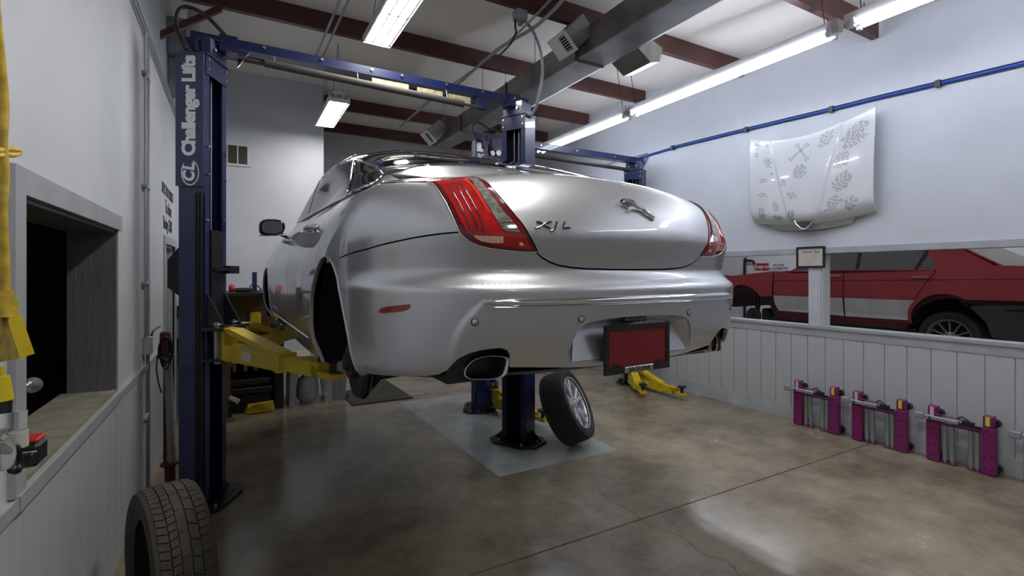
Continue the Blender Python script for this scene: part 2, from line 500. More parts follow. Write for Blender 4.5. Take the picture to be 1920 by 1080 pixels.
for (y0,y1,lab) in ((4.93,7.05,'long fluorescent strip light at the far end of the right-hand row'),
                    (2.36,4.80,'long fluorescent strip light in the middle of the right-hand row, above the hung bonnet'),
                    (-.27,2.17,'nearest fluorescent strip light of the right-hand row, cut by the picture top'),
                    (-2.9,-.46,'fluorescent strip light behind the camera')):
    strip(4.52, y0, y1, 3.776, lab, glow=(mat('tube_glow_back', (.9,.9,.9), .4, emit=(.80,.85,1.0), estr=BACK_POWER) if y0 < -1 else tube_m))
def highbay(x, y0, z, label, L=1.18, W=.26, chain=True, pw=None):
    t = thing('high_bay_lamp', label, 'light', (x, y0, z), 0, 'white high-bay lamps')
    w = W/2
    MB().prism([(x-w,y0,z+.018),(x+w,y0,z+.018),(x+w,y0,z+.06),(x+w*.55,y0,z+.13),(x-w*.55,y0,z+.13),(x-w,y0,z+.06)],(0,L,0)).build('housing', fit_m, t)
    MB().box((x-w,y0,z),(x-w+.006,y0+L,z+.018)).box((x+w-.006,y0,z),(x+w,y0+L,z+.018)).box((x-w+.006,y0,z),(x+w-.006,y0+.006,z+.018)).box((x-w+.006,y0+L-.006,z),(x+w-.006,y0+L,z+.018)).build('rim', fit_m, t)
    MB().box((x-w+.006,y0+.006,z+.0145),(x+w-.006,y0+L-.006,z+.0175)).build('added_gap_plate', mat('gap_plate_dark',(.05,.05,.055),.5), t)  # dark plate added so the gaps between glowing cells stay dark
    v = MB()
    for s in (-.5,.0,.5):
        v.box((x+s*W*.6-.028,y0+L-.004,z+.05),(x+s*W*.6+.028,y0+L+.006,z+.10))
        v.box((x+s*W*.6-.028,y0-.006,z+.05),(x+s*W*.6+.028,y0+.004,z+.10))
    v.build('end_vent', galv, t, each=True)
    for i in range(3):
        for j in range(2):
            cx = x + (i-1)*.076; ya = y0+.03+j*(L/2-.012); yb = ya + L/2-.05
            c = MB(); pr = []
            for k in range(7):
                a = pi*k/6; pr.append((cx-.032*cos(a), ya, z+.014-.006*sin(a)))
            c.prism(pr, (0, yb-ya, 0)); c.build('light_cell', pw or bay_m, t)
    if chain:
        c = MB()
        for yy in (y0+.08, y0+L-.08):
            c.tube([(x-.06,yy,z+.12),(x,yy,roof_z(yy)+.19)], .003, seg=5); c.tube([(x+.06,yy,z+.12),(x,yy,roof_z(yy)+.19)], .003, seg=5)
        c.build('hanging_wire', black, t, each=True)
highbay(1.16, 3.47, 3.84, 'white six-cell high-bay lamp glowing at the top edge of the picture')
highbay(1.14, 6.42, 3.84, 'smaller-looking high-bay lamp hung far back, left of the car roof', pw=mat('cell_glow_far', (.9,.9,.9), .4, emit=(1.0,.97,.93), estr=BAY_POWER*.65))
highbay(1.16, .52, 3.84, 'high-bay lamp overhead, just in front of the camera out of frame')
back_m = mat('cell_glow_back', (.9,.9,.9), .4, emit=(1.0,.97,.93), estr=BACK_POWER)
highbay(1.16, -2.6, 3.7, 'high-bay lamp behind the camera', pw=back_m)
# neighbouring bay strips
t2 = mat('tube_glow_bay', (.9,.9,.9), .4, emit=(.9,.93,1.0), estr=BAY2_POWER)
for y0, k in ((-2.0,'at its near end'),(1.6,'in its middle'),(4.9,'at its far end')):
    o = strip(8.6, y0, y0+2.44, 3.65, 'strip light over the red car in the next bay, '+k, glow=t2)
    o['group'] = 'strip lights of the next bay'

# ------------------------------------------------------------------ duct
du = thing('air_duct', 'long galvanised sheet-metal air duct hung under the ceiling', 'duct', (3.25, 2.0, 3.88))
DX0, DX1, DZ0, DZ1 = 3.04, 3.47, 3.88, 4.15
def ductsec(y, s=1.0):
    cx = (DX0+DX1)/2; w = (DX1-DX0)/2*s; zt = DZ1; zb = DZ1-(DZ1-DZ0)*s
    if y > 7.0: zt += .04
    ch = .085*s
    return [(cx-w,y,zb+.01),(cx-w+.01,y,zb),(cx+w-ch,y,zb),(cx+w-ch*.3,y,zb+ch*.3),(cx+w,y,zb+ch),(cx+w,y,zt),(cx-w,y,zt)]
ysd = [(-2.5,1),(1.05,1),(2.55,1),(4.05,1),(5.55,.98),(7.05,.86),(8.35,.74)]
for (ya,sa),(yb,sb) in zip(ysd[:-1], ysd[1:]):
    A = ductsec(ya+.012, sa); Bs = ductsec(yb-.012, sb); n = len(A)
    MB().add(A+Bs, [tuple(range(n)), tuple(range(2*n-1,n-1,-1))]+[(i,(i+1)%n,(i+1)%n+n,i+n) for i in range(n)]).build('duct_section', galv, du)
fm = MB()
for y, s in ysd[1:-1]:
    for (a, b) in (((DX0-.014,y-.014,DZ1-(DZ1-DZ0)*s-.012),(DX0,y+.014,DZ1+.005)),((DX0+.02,y-.014,DZ1-(DZ1-DZ0)*s-.014),(DX1-.09,y+.014,DZ1-(DZ1-DZ0)*s))):
        sh = (DX1-DX0)/2*(1-s)
        fm.box((a[0]+sh,a[1],a[2]),(b[0]+sh*(1 if b[0]<3.2 else -1),b[1],b[2]))
fm.build('flange', mat('flange_dark',(.10,.10,.10),.5,metal=.5), du, each=True)
hr = MB()
for y in (2.0,4.9,6.3,7.8):
    for x in (DX0+.03, DX1-.03): hr.tube([(x,y,DZ1),(x,y,roof_z(y)+PUR)], .006, seg=5)
hr.build('hanger_rod', steel, du, each=True)
# left registers (45 degrees down) with stub boxes
def register(y, x, z, w=.27, h=.21, side=-1, depth=.32):
    n = Vector((side*.7071,0,-.7071)); e = Vector((-side*.7071,0,-.7071)) if side < 0 else Vector((-.7071,0,.7071))
    e = Vector((.7071,0,-.7071)) if side < 0 else Vector((-.7071,0,-.7071))
    yv = Vector((0,1,0)); c = Vector((x,y,z))
    M = Matrix(((yv.x,e.x,n.x,c.x),(yv.y,e.y,n.y,c.y),(yv.z,e.z,n.z,c.z),(0,0,0,1)))
    st = MB().box((-w/2+.01,-h/2+.01,-depth),(w/2-.01,h/2-.01,-.012), M=M)
    s = st.build('duct_branch', galv, du)
    f = MB()
    f.box((-w/2,-h/2,-.012),(w/2,-h/2+.035,.006),M=M).box((-w/2,h/2-.035,-.012),(w/2,h/2,.006),M=M)
    f.box((-w/2,-h/2+.035,-.012),(-w/2+.03,h/2-.035,.006),M=M).box((0-.01+.0,-h/2+.035,-.012),(w/2,h/2-.035,.004),M=M)
    MB.build(f, 'grille_frame', mat('register_white',(.85,.84,.80),.45), s)
    v = MB().box((-w/2+.03,-h/2+.035,-.011),(-.01,h/2-.035,-.008),M=M)
    b = v.build('grille_back', dark, s)
    l = MB()
    for k in range(6):
        yy = -h/2+.035+(h-.07)*(k+.5)/6
        l.box((-w/2+.03,yy-.004,-.008),(-.01,yy+.004,.003),M=M)
    l.build('grille_louvre', white_pl, s, each=True)
register(3.97, 2.80, 3.935, w=.29, h=.225)
register(7.75, 2.78, 3.93, w=.30, h=.24)
# right-hand branch
def bx(a,b): return MB().box(a,b)
br = MB().prism([(3.45,3.62,3.94),(3.64,3.62,3.82),(3.76,3.62,3.85),(3.80,3.62,4.0),(3.45,3.62,4.12)], (0,.40,0)).build('duct_branch', galv, du)

# ------------------------------------------------------------------ conduits and cables
cd = MB()
P = lambda y, z, o=.02: (XL+o, y, z)
for dz in (0, .045):
    cd.tube([P(.5,3.53+dz), P(9.0 if dz else 7.6,3.53+dz)], .011, seg=8)
cd.build('pipe_pair', grey_pl)
tag(bpy.data.objects['pipe_pair'], 'pair of grey electrical conduits running along the top of the left wall', 'conduit')
c2 = thing('wall_conduit', 'grey vertical conduit on the left wall ending at a switch box', 'conduit', (XL+.02,4.72,.05))
MB().tube([P(4.72,3.53),P(4.72,.03)], .013, seg=8).build('pipe', grey_pl, c2, smooth=True)
MB().tube([P(4.60,3.53),P(4.60,1.22)], .011, seg=8).build('pipe', mat('conduit_white',(.5,.52,.55),.5), c2, smooth=True)
cl = MB()
for z in (3.2, 2.35, 1.62, .6): cl.box((XL,4.56,z),(XL+.034,4.76,z+.022))
cl.build('clamp', grey_pl, c2, each=True)
MB().box((XL,4.60,1.08),(XL+.055,4.70,1.22),bev=.006).build('switch_box', grey_pl, c2)
MB().tube(smooth_path([P(4.66,1.22,.05),P(4.70,1.26,.06),P(4.95,1.265,.07)],4), .008, seg=6).build('switch_lever', black, c2)
# grey boxes and pipe high in the left corner behind the lift column
pb = thing('corner_pipework', 'grey duct box and white pipe in the upper left corner behind the lift column', 'pipe', (XL+.1,6.3,3.6))
MB().box((XL+.001,6.15,3.98),(XL+.17,6.50,4.36),bev=.01).box((XL+.001,6.2,3.60),(XL+.13,6.45,3.95),bev=.01).build('box', grey_pl, pb)
MB().cyl((XL+.24,6.1,3.55),(XL+.24,6.1,4.42),.06).cyl((XL+.24,6.1,4.02),(XL+.24,6.1,4.12),.072).build('pipe', white_pl, pb, smooth=True, autos=40)
# roof cables
def cable(name, pts, r, m, label, cat='cable', k=6):
    o = MB().tube(smooth_path(pts, k), r, seg=8).build(name, m, smooth=True); return tag(o, label, cat)
cable('roof_cable', [on_z(1090,-40,3.95),on_z(1010,45,3.95),on_z(930,95,4.1),on_z(850,165,4.2),on_z(812,185,4.2),on_z(770,220,4.15),on_z(750,238,4.15)], .016, grey_pl, 'bundle of grey conduits slanting down across the ceiling from upper right')
cable('roof_cable', [on_z(1060,-30,3.97),on_z(975,58,4.0),on_z(905,118,4.1),on_z(845,160,4.2)], .010, grey_pl, 'thinner grey cable beside the slanting conduit bundle')
jb = thing('junction_box', 'small grey junction box on a purlin beside the slanting conduits', 'box', on_z(975,30,4.12))
c0 = Vector(jb.location)
MB().box(c0-Vector((.06,.05,.05)),c0+Vector((.06,.05,.05)),bev=.012).build('box', grey_pl, jb)
MB().cyl(c0+Vector((0,0,-.05)),c0+Vector((0,0,-.09)),.02).build('gland', grey_pl, jb)
cable('hanging_cable', [c0+Vector((.05,0,-.03)),on_z(1000,60,3.9),on_z(1012,90,3.75),on_z(1017,120,3.6),on_z(1016,150,3.5),on_z(1010,180,3.38),on_z(1003,205,3.30),(2.60,4.36,3.22)], .013, grey_pl, 'grey flexible cable drooping from the junction box to the right lift column')
cable('hanging_cable', [c0+Vector((-.05,0,-.04)),on_z(966,50,3.98),on_z(967,62,3.95),on_z(955,85,3.9),on_z(925,115,4.05)], .009, black, 'thin dark cable looping from the junction box back to the conduits')
for i,(a,b,c_) in enumerate(((645,592,'left one of two thin parallel rods on the ceiling'),(662,605,'right one of two thin parallel rods on the ceiling'))):
    cable('ceiling_rod', [on_z(a+5,-30,4.12),on_z(b-5,118,4.36)], .012, grey_pl, c_, 'rod', 1)
# blue air line along the right wall
al = thing('air_line', 'blue compressed-air line running along the white right wall', 'air line', (XR-.03, 0, 3.3))
pts = [on_x(1920+120,118-27,XR-.025)]+[on_x(x,y,XR-.025) for x,y in ((1920,119),(1760,157),(1640,185),(1560,205),(1400,243),(1290,270),(1262,277),(1215,291),(1180,302))]
MB().tube(smooth_path(pts,3), .016, seg=8).build('blue_hose', cable_b if False else blue_br, al, smooth=True)
MB().tube(smooth_path([p+Vector((.006,0,.022)) for p in pts[:-2]],3), .007, seg=6).build('black_cord', black, al, smooth=True)
MB().tube([on_x(1215,287,XR-.02),on_x(1130,310,XR-.02)], .006, seg=6).build('steel_wire', steel, al)
k = MB()
for p in (pts[2],pts[4],pts[5],pts[7]): k.box(p-Vector((.03,.02,.03)),p+Vector((.012,.02,.03)))
k.build('saddle_clip', black, al, each=True)
MB().tube(smooth_path([on_x(1213,290,XR-.03),on_x(1210,305,XR-.03),on_x(1203,318,XR-.03),on_x(1201,345,XR-.03)],3), .011, seg=8).build('drop_hose', cable_b if False else blue_br, al, smooth=True)
MB().box(on_x(1196,322,XR-.02)-Vector((.03,.03,.12)),on_x(1196,322,XR-.02)+Vector((.01,.03,.05))).build('regulator', grey_pl, al)

# ------------------------------------------------------------------ vent high on the back partition
vt = thing('wall_vent', 'small white framed vent of dark panes high on the back wall', 'vent', (-.01,8.09,3.4))
MB().box((-.25,8.08,3.535),(.20,8.10,3.565)).box((-.25,8.08,3.245),(.20,8.10,3.275)).box((-.25,8.08,3.275),(-.22,8.10,3.535)).box((.17,8.08,3.275),(.20,8.10,3.535)).build('frame', white_pl, vt)
for x0 in (-.22,-.09,.04):
    MB().box((x0+.008,8.088,3.275),(x0+.12,8.094,3.535)).build('pane', mat('vent_dark',(.05,.045,.04),.4), vt)
    MB().box((x0+.12,8.082,3.275),(x0+.136,8.10,3.535)).build('mullion', white_pl, vt)

# ------------------------------------------------------------------ fire extinguishers by the doorway
for z, lab in ((1.12,'red fire extinguisher with white label, upper of two behind the left lift column'),(.74,'red fire extinguisher with white label, lower of two behind the left lift column')):
    e = thing('fire_extinguisher', lab, 'extinguisher', (XL+.09,6.98,z), 0)
    x,y = XL+.09,6.98
    MB().lathe([(0,0),(.055,.003),(.06,.02),(.06,.20),(.045,.235),(.02,.25),(.018,.265),(0,.265)], Matrix.Translation((x,y,z)), seg=20).build('cylinder', red_pl, e, smooth=True, autos=40)
    MB().lathe([(.0612,.06),(.0612,.14)], Matrix.Translation((x,y,z)), seg=20).build('label_band', white_pl, e, smooth=True)
    MB().box((x-.012,y-.05,z+.262),(x+.012,y+.03,z+.285)).tube(smooth_path([(x,y-.03,z+.27),(x+.03,y-.07,z+.22),(x+.04,y-.06,z+.08)],4),.006,seg=6).build('valve_and_hose', black, e)
    MB().box((XL+.0,y-.02,z+.05),(XL+.035,y+.02,z+.2)).build('wall_bracket', black, e)

# ------------------------------------------------------------------ certificate on the post
pf = thing('framed_certificate', 'black framed certificate fixed to the top of the window post', 'picture', (XR-.03,3.22,1.755))
cY = 3.19; cy0, cy1, cz0, cz1 = 3.03, 3.345, 1.765, 2.005
M4 = mat('certificate_paper', (.50,.49,.42), .5, noise=.12, nscale=5)
MB().box((XR-.035,cy0,cz0),(XR-.018,cy1,cz0+.022)).box((XR-.035,cy0,cz1-.022),(XR-.018,cy1,cz1)).box((XR-.035,cy0,cz0+.022),(XR-.018,cy0+.022,cz1-.022)).box((XR-.035,cy1-.022,cz0+.022),(XR-.018,cy1,cz1-.022)).build('frame', black, pf)
MB().box((XR-.028,cy0+.022,cz0+.022),(XR-.020,cy1-.022,cz1-.022)).build('paper', M4, pf)
MW = frame_M((XR-.0285,(cy0+cy1)/2,1.945),(0,-1,0),(0,0,1))
text_mesh('script_line', 'Thank You', .045, MW, ink, pf, ext=.0006, shear=.3)
MB().box((XR-.0285,cy0+.07,1.865),(XR-.028,cy1-.07,1.868)).box((XR-.0285,cy0+.10,1.835),(XR-.028,cy1-.10,1.838)).build('rule_line', mat('faint_ink',(.3,.3,.28),.6), pf, each=True)
# ------------------------------------------------------------------ two-post lifts
pad_m = black
def column(parent, org, mir, sign=False, H=3.28, carriage=1.05, sheave=False):
    """local frame: opening towards +x (mirrored when mir=-1), sign side = -y"""
    c = bpy.data.objects.new('column', None); COL.objects.link(c); c.parent = parent
    c.location = Vector(org) - parent.location
    c.rotation_euler = (0,0,-radians(27)*mir)
    s = mir
    def B(mb, a, b, **k): return mb.box((a[0]*s,a[1],a[2]),(b[0]*s,b[1],b[2]),**k)
    bx, hy, t = .0925, .14, .012
    ch = MB()
    B(ch,(-bx,-hy,.02),(-bx+t,hy,H))
    B(ch,(-bx+t,-hy,.02),(bx,-hy+t,H)); B(ch,(-bx+t,hy-t,.02),(bx,hy,H))
    B(ch,(bx-t,-hy+t,.02),(bx,-hy+.055,H)); B(ch,(bx-t,hy-.055,.02),(bx,hy-t,H))
    ch.build('post', blue, c, rel=False)
    inn = MB(); B(inn,(-bx+t,-.06,.02),(-bx+t+.004,.06,H)); B(inn,(-.04,-.128,.02),(-.03,-.085,H)); B(inn,(-.04,.085,.02),(-.03,.128,H))
    inn.build('inner_guide', black, c, rel=False, each=True)
    cb = MB()
    cb.cyl((.045*s,-.035,carriage+.9),(.045*s,-.035,H-.1),.006,seg=6); cb.cyl((.045*s,.02,carriage+.9),(.045*s,.02,H-.1),.006,seg=6)
    cb.build('wire_rope', steel, c, rel=False, each=True)
    tp = MB(); B(tp,(bx,-hy-.002,H-.14),(bx+.008,hy+.002,H+.0)); B(tp,(-bx-.004,-hy-.008,H),(bx+.02,hy+.008,H+.01))
    B(tp,(-.07,-.11,H+.01),(bx+.02,.11,H+.13))
    tp.build('head_plate', blue, c, rel=False)
    bo = MB()
    zs = [H-.03,H-.10]+([H-.66,H-.86] if sign else [])
    for z in zs:
        for y in (-hy+.025, hy-.025):
            bo.cyl(((bx+.006)*s,y,z),((bx+.017)*s,y,z),.010,seg=6)
    for y in (-.06,.06): bo.cyl(((bx+.018)*s,y,H+.06),((bx+.034)*s,y,H+.06),.013,seg=6)
    bo.build('bolt', steel, c, rel=False, each=True)
    bp = MB(); pts = []
    for (x,y) in ((-.19,-.16),(-.19,.16),(-.10,.27),(.12,.27),(.21,.16),(.21,-.16),(.12,-.27),(-.10,-.27)): pts.append((x*s,y,0.001))
    bp.prism(pts, (0,0,.02))
    for y in (-1,1):
        bp.prism([(-.05*s,y*.14,.02),(-.05*s,y*.25,.02),(-.05*s,y*.14,.12)],(.012*s,0,0)); bp.prism([(.05*s,y*.14,.02),(.05*s,y*.25,.02),(.05*s,y*.14,.12)],(.012*s,0,0))
    bp.build('base_plate', black, c, rel=False)
    bb = MB()
    for (x,y) in ((-.15,-.13),(.16,-.13),(.16,.13),(-.15,.13),(0,.22),(0,-.22)): bb.cyl((x*s,y,.02),(x*s,y,.045),.013,seg=6)
    bb.build('anchor_bolt', steel, c, rel=False, each=True)
    # carriage
    cr = MB(); z = carriage
    B(cr,(-.06,-.078,z-.05),(bx+.01,.078,z+.92)); 
    B(cr,(bx,-.19,z-.03),(bx+.13,.19,z-.01)); B(cr,(bx,-.19,z+.19),(bx+.15,.19,z+.212))
    B(cr,(bx,-.085,z-.01),(bx+.02,.085,z+.19))
    g = [((bx+.002)*s,0,z+.21),((bx+.13)*s,0,z+.21),((bx+.002)*s,0,z+.46)]
    for y in (-.125,.105): cr.prism([(p[0],y,p[2]) for p in g],(0,.02,0))
    B(cr,(bx+.0,-.08,z+.62),(bx+.05,.10,z+.64)); B(cr,(bx+.0,.10,z+.60),(bx+.05,.24,z+.66))
    cr.build('carriage', black, c, rel=False)
    pn = MB()
    for y in (-.12,.12):
        pn.cyl(((bx+.075)*s,y,z-.05),((bx+.075)*s,y,z+.25),.022,seg=12)
        pn.tube([((bx+.075+.035*cos(a))*s,y+.035*sin(a)*.8,z+.235+.004*sin(a)) for a in [2*pi*k/12 for k in range(12)]], .004, seg=5, closed=True)
    pn.build('arm_pin', steel, c, rel=False, each=True)
    if sign:
        sg = MB().box(((-bx-.004)*s,-hy-.03,H-.955),((bx+.002)*s,-hy-.001,H-.002)).build('sign_cover', blue, c, rel=False)
        M = frame_M((-.0*s,-hy-.032,H-.385),(0,0,1),(-1,0,0))
        text_mesh('sign_lettering','Challenger Lifts',.1235,M,lettering,sg,ext=.0012,offset=.0058,rel=False,sx=1.0,space=.93)
        M = frame_M((0,-hy-.032,H-.862),(0,0,1),(-1,0,0))
        text_mesh('sign_lettering','CL',.108,M,lettering,sg,ext=.0012,offset=.005,rel=False,sx=.95,shear=.15,space=1.12)
        ring = MB(); n = 26
        for i in range(n):
            a0, a1 = radians(20)+i*radians(300)/n, radians(20)+(i+1)*radians(300)/n
            q = []
            for a, r in ((a0,1),(a1,1),(a1,.9 if i < n-1 else 1),(a0,.9)):
                q.append((.062*r*sin(a)+.006, -hy-.032, H-.862+.092*r*cos(a)))
            ring.prism(q,(0,-.0015,0))
        ring.build('logo_ring', lettering, sg, rel=False)
        hs = MB()
        for i, x in enumerate((.035,.055,.075)): hs.cyl((x,-hy-.012,.05),(x,-hy-.012,H-1.0),.009,seg=8)
        hs.build('hydraulic_hose', black, c, rel=False, each=True)
        MB().prism([(-bx-.002,-.06,1.50),(-bx-.13,-.06,1.60),(-bx-.13,-.06,1.80),(-bx-.002,-.06,1.95)],(0,.16,0)).build('oil_tank', black, c, rel=False)
    return c
def arm(parent, a, b, z, label=True, gusset=True, name='lift_arm', hh=.105, pad_h=.10, warm=True):
    """a: pivot, b: tip (xy); z bottom of the arm"""
    a = Vector((a[0],a[1],0)); b = Vector((b[0],b[1],0)); L = (b-a).length; d = (b-a).normalized(); n = Vector((-d.y,d.x,0))
    def W(u, v, w): return a + d*u + n*v + Vector((0,0,z+w))
    def bx(mb, u0,u1,v,w0,w1):
        vs = [W(u0,-v,w0),W(u1,-v,w0),W(u1,v,w0),W(u0,v,w0),W(u0,-v,w1),W(u1,-v,w1),W(u1,v,w1),W(u0,v,w1)]
        mb.add(vs,[(0,3,2,1),(4,5,6,7),(0,1,5,4),(1,2,6,5),(2,3,7,6),(3,0,4,7)])
    u1 = L*.62
    A = MB()
    bx(A, .04, u1, .055, 0, hh)
    bx(A, u1-.05, u1+.004, .062, -.008, hh+.006)
    bx(A, -.03, .10, .05, -.004, .012)
    if gusset:
        g = [(.03,hh),(.03,hh+.10),(-.05,hh+.105),(-.05,hh+.12),(.10,hh+.12),(u1-.12,hh+.0)]
        bx(A, -.05,.12,.05,hh+.102,hh+.12)
        bx(A, .03,.055,.05,hh,hh+.102)
        p = [(.10,hh+.12),(.14,hh+.12),(u1-.05,hh+.012),(u1-.05,hh),(u1-.18,hh),(.10,hh+.085)]
        A.prism([W(u,-.05,w) for u,w in p], n*.1)
    o = A.build(name, yellow, parent)
    E = MB(); bx(E, u1, L-.10, .042, .008, hh-.014)
    p = [(L-.16,.008),(L-.16,hh-.014),(L-.10,.045),(L-.02,.045),(L+.05,.04),(L+.05,.008)]
    E.prism([W(u,-.042,w) for u,w in p], n*.084)
    E.build('arm_extension', yellow, o)
    Pd = MB(); c = W(L-.01,0,.04)
    Pd.cyl(c, c+Vector((0,0,pad_h-.03)), .022, seg=12)
    Pd.lathe([(0,0),(.03,0),(.058,.018),(.062,.03),(.05,.034),(0,.030)], Matrix.Translation(c+Vector((0,0,pad_h-.04))), seg=20)
    Pd.build('lift_pad', black, o, smooth=True, autos=35)
    if label:
        S = MB(); vs = [W(u1*.42,-.0562,hh*.25),W(u1*.58,-.0562,hh*.25),W(u1*.58,-.0562,hh*.8),W(u1*.42,-.0562,hh*.8)]
        S.prism(vs, n*-.001); vs = [W(u1*.42,.0562,hh*.25),W(u1*.58,.0562,hh*.25),W(u1*.58,.0562,hh*.8),W(u1*.42,.0562,hh*.8)]
        S.prism(vs, n*.001)
        S.build('warning_label', white_pl, o, each=True)
    return o
LA = Vector((-.203,4.327,0)); RA = Vector((2.514,4.327,0))
lift = thing('two_post_lift', 'dark blue two-post car lift with yellow arms holding up the silver sedan', 'car lift', (1.155,4.327,0))
cA = column(lift, LA, 1, sign=True, carriage=1.10)
cB = column(lift, RA, -1, carriage=1.10)
ov = MB().box((-.28,4.25,3.395),(2.58,4.36,3.465)).box((-.10,4.24,3.36),(.02,4.37,3.48)).box((2.35,4.24,3.36),(2.48,4.37,3.48))
ov.prism([(.02,4.24,3.385),(.10,4.24,3.385),(.02,4.24,3.25)],(0,.012,0)).box((2.02,4.24,3.28),(2.12,4.30,3.39))
beam = ov.build('overhead_beam', blue, lift)
bb = MB()
for x in (.2,.62,1.02,1.28,1.7,2.07,2.42): bb.cyl((x,4.25,3.44),(x,4.235,3.44),.012,seg=6)
bb.build('bolt', steel, beam, each=True)
MB().cyl((.20,4.22,3.315),(1.86,4.22,3.28),.030,seg=12).cyl((.02,4.22,3.32),(.20,4.22,3.315),.012,seg=8).cyl((1.86,4.22,3.28),(2.05,4.22,3.277),.012,seg=8).build('shutoff_bar', mat('foam_grey',(.06,.058,.055),.8), lift, smooth=True, autos=40)
hr = MB()
for x in (.27,.90,1.70): hr.cyl((x,4.22,3.31),(x,4.26,3.40),.006,seg=6)
hr.build('bar_hanger', steel, lift, each=True)
# stickers on the beam
MB().box((1.02,4.238,3.30),(1.34,4.248,3.37)).box((1.42,4.238,3.30),(1.66,4.248,3.365)).box((1.72,4.238,3.30),(1.94,4.248,3.36)).build('warning_plate', mat('sticker_cream',(.42,.38,.24),.5,noise=.35,nscale=20), beam, each=True)
arm(lift, (-.05,4.13), (.50,2.98), 1.085)
arm(lift, (.02,4.40), (.52,5.10), 1.085)
arm(lift, (2.36,4.13), (1.98,2.95), 1.085)
arm(lift, (2.30,4.40), (1.95,5.10), 1.085)
hz = MB()
hz.tube(smooth_path([(-.30,4.18,3.29),(-.36,4.2,3.45),(-.33,4.22,3.60),(-.20,4.24,3.60),(-.05,4.26,3.47)],5),.014,seg=8)
hz.tube(smooth_path([(-.24,4.17,3.29),(-.24,4.2,3.38),(-.15,4.22,3.42),(-.02,4.26,3.41)],5),.007,seg=6)
hz.build('hydraulic_hose', black, lift, smooth=True, each=True)
MB().tube(smooth_path([(2.44,4.30,3.47),(2.55,4.3,3.43),(2.60,4.3,3.30),(2.60,4.33,3.25)],5),.010,seg=8).build('hydraulic_hose', black, lift, smooth=True, each=True)

L2 = Vector((2.69,5.62,0)); R2 = Vector((5.40,5.70,0))
lift2 = thing('two_post_lift', 'second blue two-post lift standing empty behind the first, arms lowered', 'car lift', (4.0,5.65,0))
c3 = column(lift2, L2, 1, carriage=.10)
c4 = column(lift2, R2, -1, carriage=.10)
o = MB().box((2.6,5.60,3.385),(5.50,5.70,3.47))
o.build('overhead_beam', blue, lift2)
MB().cyl((3.1,5.55,3.27),(5.2,5.55,3.25),.028,seg=12).build('shutoff_bar', mat('foam_grey',(.06,.058,.055),.8), lift2, smooth=True)
q = MB()
for x in (3.6,4.2,4.9): q.cyl((x,5.60,3.43),(x,5.588,3.43),.014,seg=6)
q.build('bolt', steel, lift2, each=True)
# flared foot on the left column
MB().prism([(L2.x-.12,L2.y-.15,.02),(L2.x-.16,L2.y-.22,.02),(L2.x+.15,L2.y-.22,.02),(L2.x+.12,L2.y-.15,.55),(L2.x-.06,L2.y-.15,.55)],(0,.05,0)).build('gusset', blue, lift2)
arm(lift2, (2.80,5.40), (2.98,4.58), .06)
arm(lift2, (5.26,5.52), (5.22,4.62), .06)
arm(lift2, (5.22,5.60), (4.86,4.98), .06, gusset=True)
arm(lift2, (2.90,5.78), (3.25,6.5), .06)
# head valve group on the second lift
vg = thing('hydraulic_power_unit', 'small blue and silver hydraulic unit on top of the second lift, above the car roof', 'pump', (2.55,5.3,3.1))
MB().box((2.50,5.32,3.06),(2.66,5.42,3.30)).box((2.74,5.32,3.20),(2.90,5.42,3.36)).build('bracket', blue, vg, each=True)
MB().box((2.515,5.315,3.16),(2.60,5.322,3.27)).cyl((2.80,5.30,3.17),(2.80,5.36,3.17),.035).cyl((2.72,5.30,3.16),(2.72,5.36,3.16),.03).box((2.76,5.30,3.36),(2.86,5.40,3.41)).build('valve', chrome, vg)
text_mesh('number_mark','SC',.08,frame_M((2.57,5.313,3.10),(1,0,0),(0,0,1)),lettering,vg,ext=.001,offset=.003)
MB().tube(smooth_path([(2.55,5.30,3.28),(2.45,5.3,3.40),(2.52,5.3,3.50),(2.75,5.32,3.42)],5),.012,seg=8).tube(smooth_path([(2.60,5.30,3.20),(2.60,5.3,3.38),(2.72,5.3,3.44),(2.85,5.32,3.40)],5),.012,seg=8).build('hydraulic_hose', black, vg, smooth=True, each=True)
# ------------------------------------------------------------------ silver sedan : one contour surface P(U, v)
CO = Vector((1.31, 1.36, 1.05)); CR = radians(1.35)
sedan = thing('sedan', 'silver luxury sedan raised on the lift, rear wheel off, red tail lamps facing the camera', 'car', CO, CR)
CM = Matrix.Translation(CO) @ Matrix.Rotation(CR, 4, 'Z'); CMi = CM.inverted()
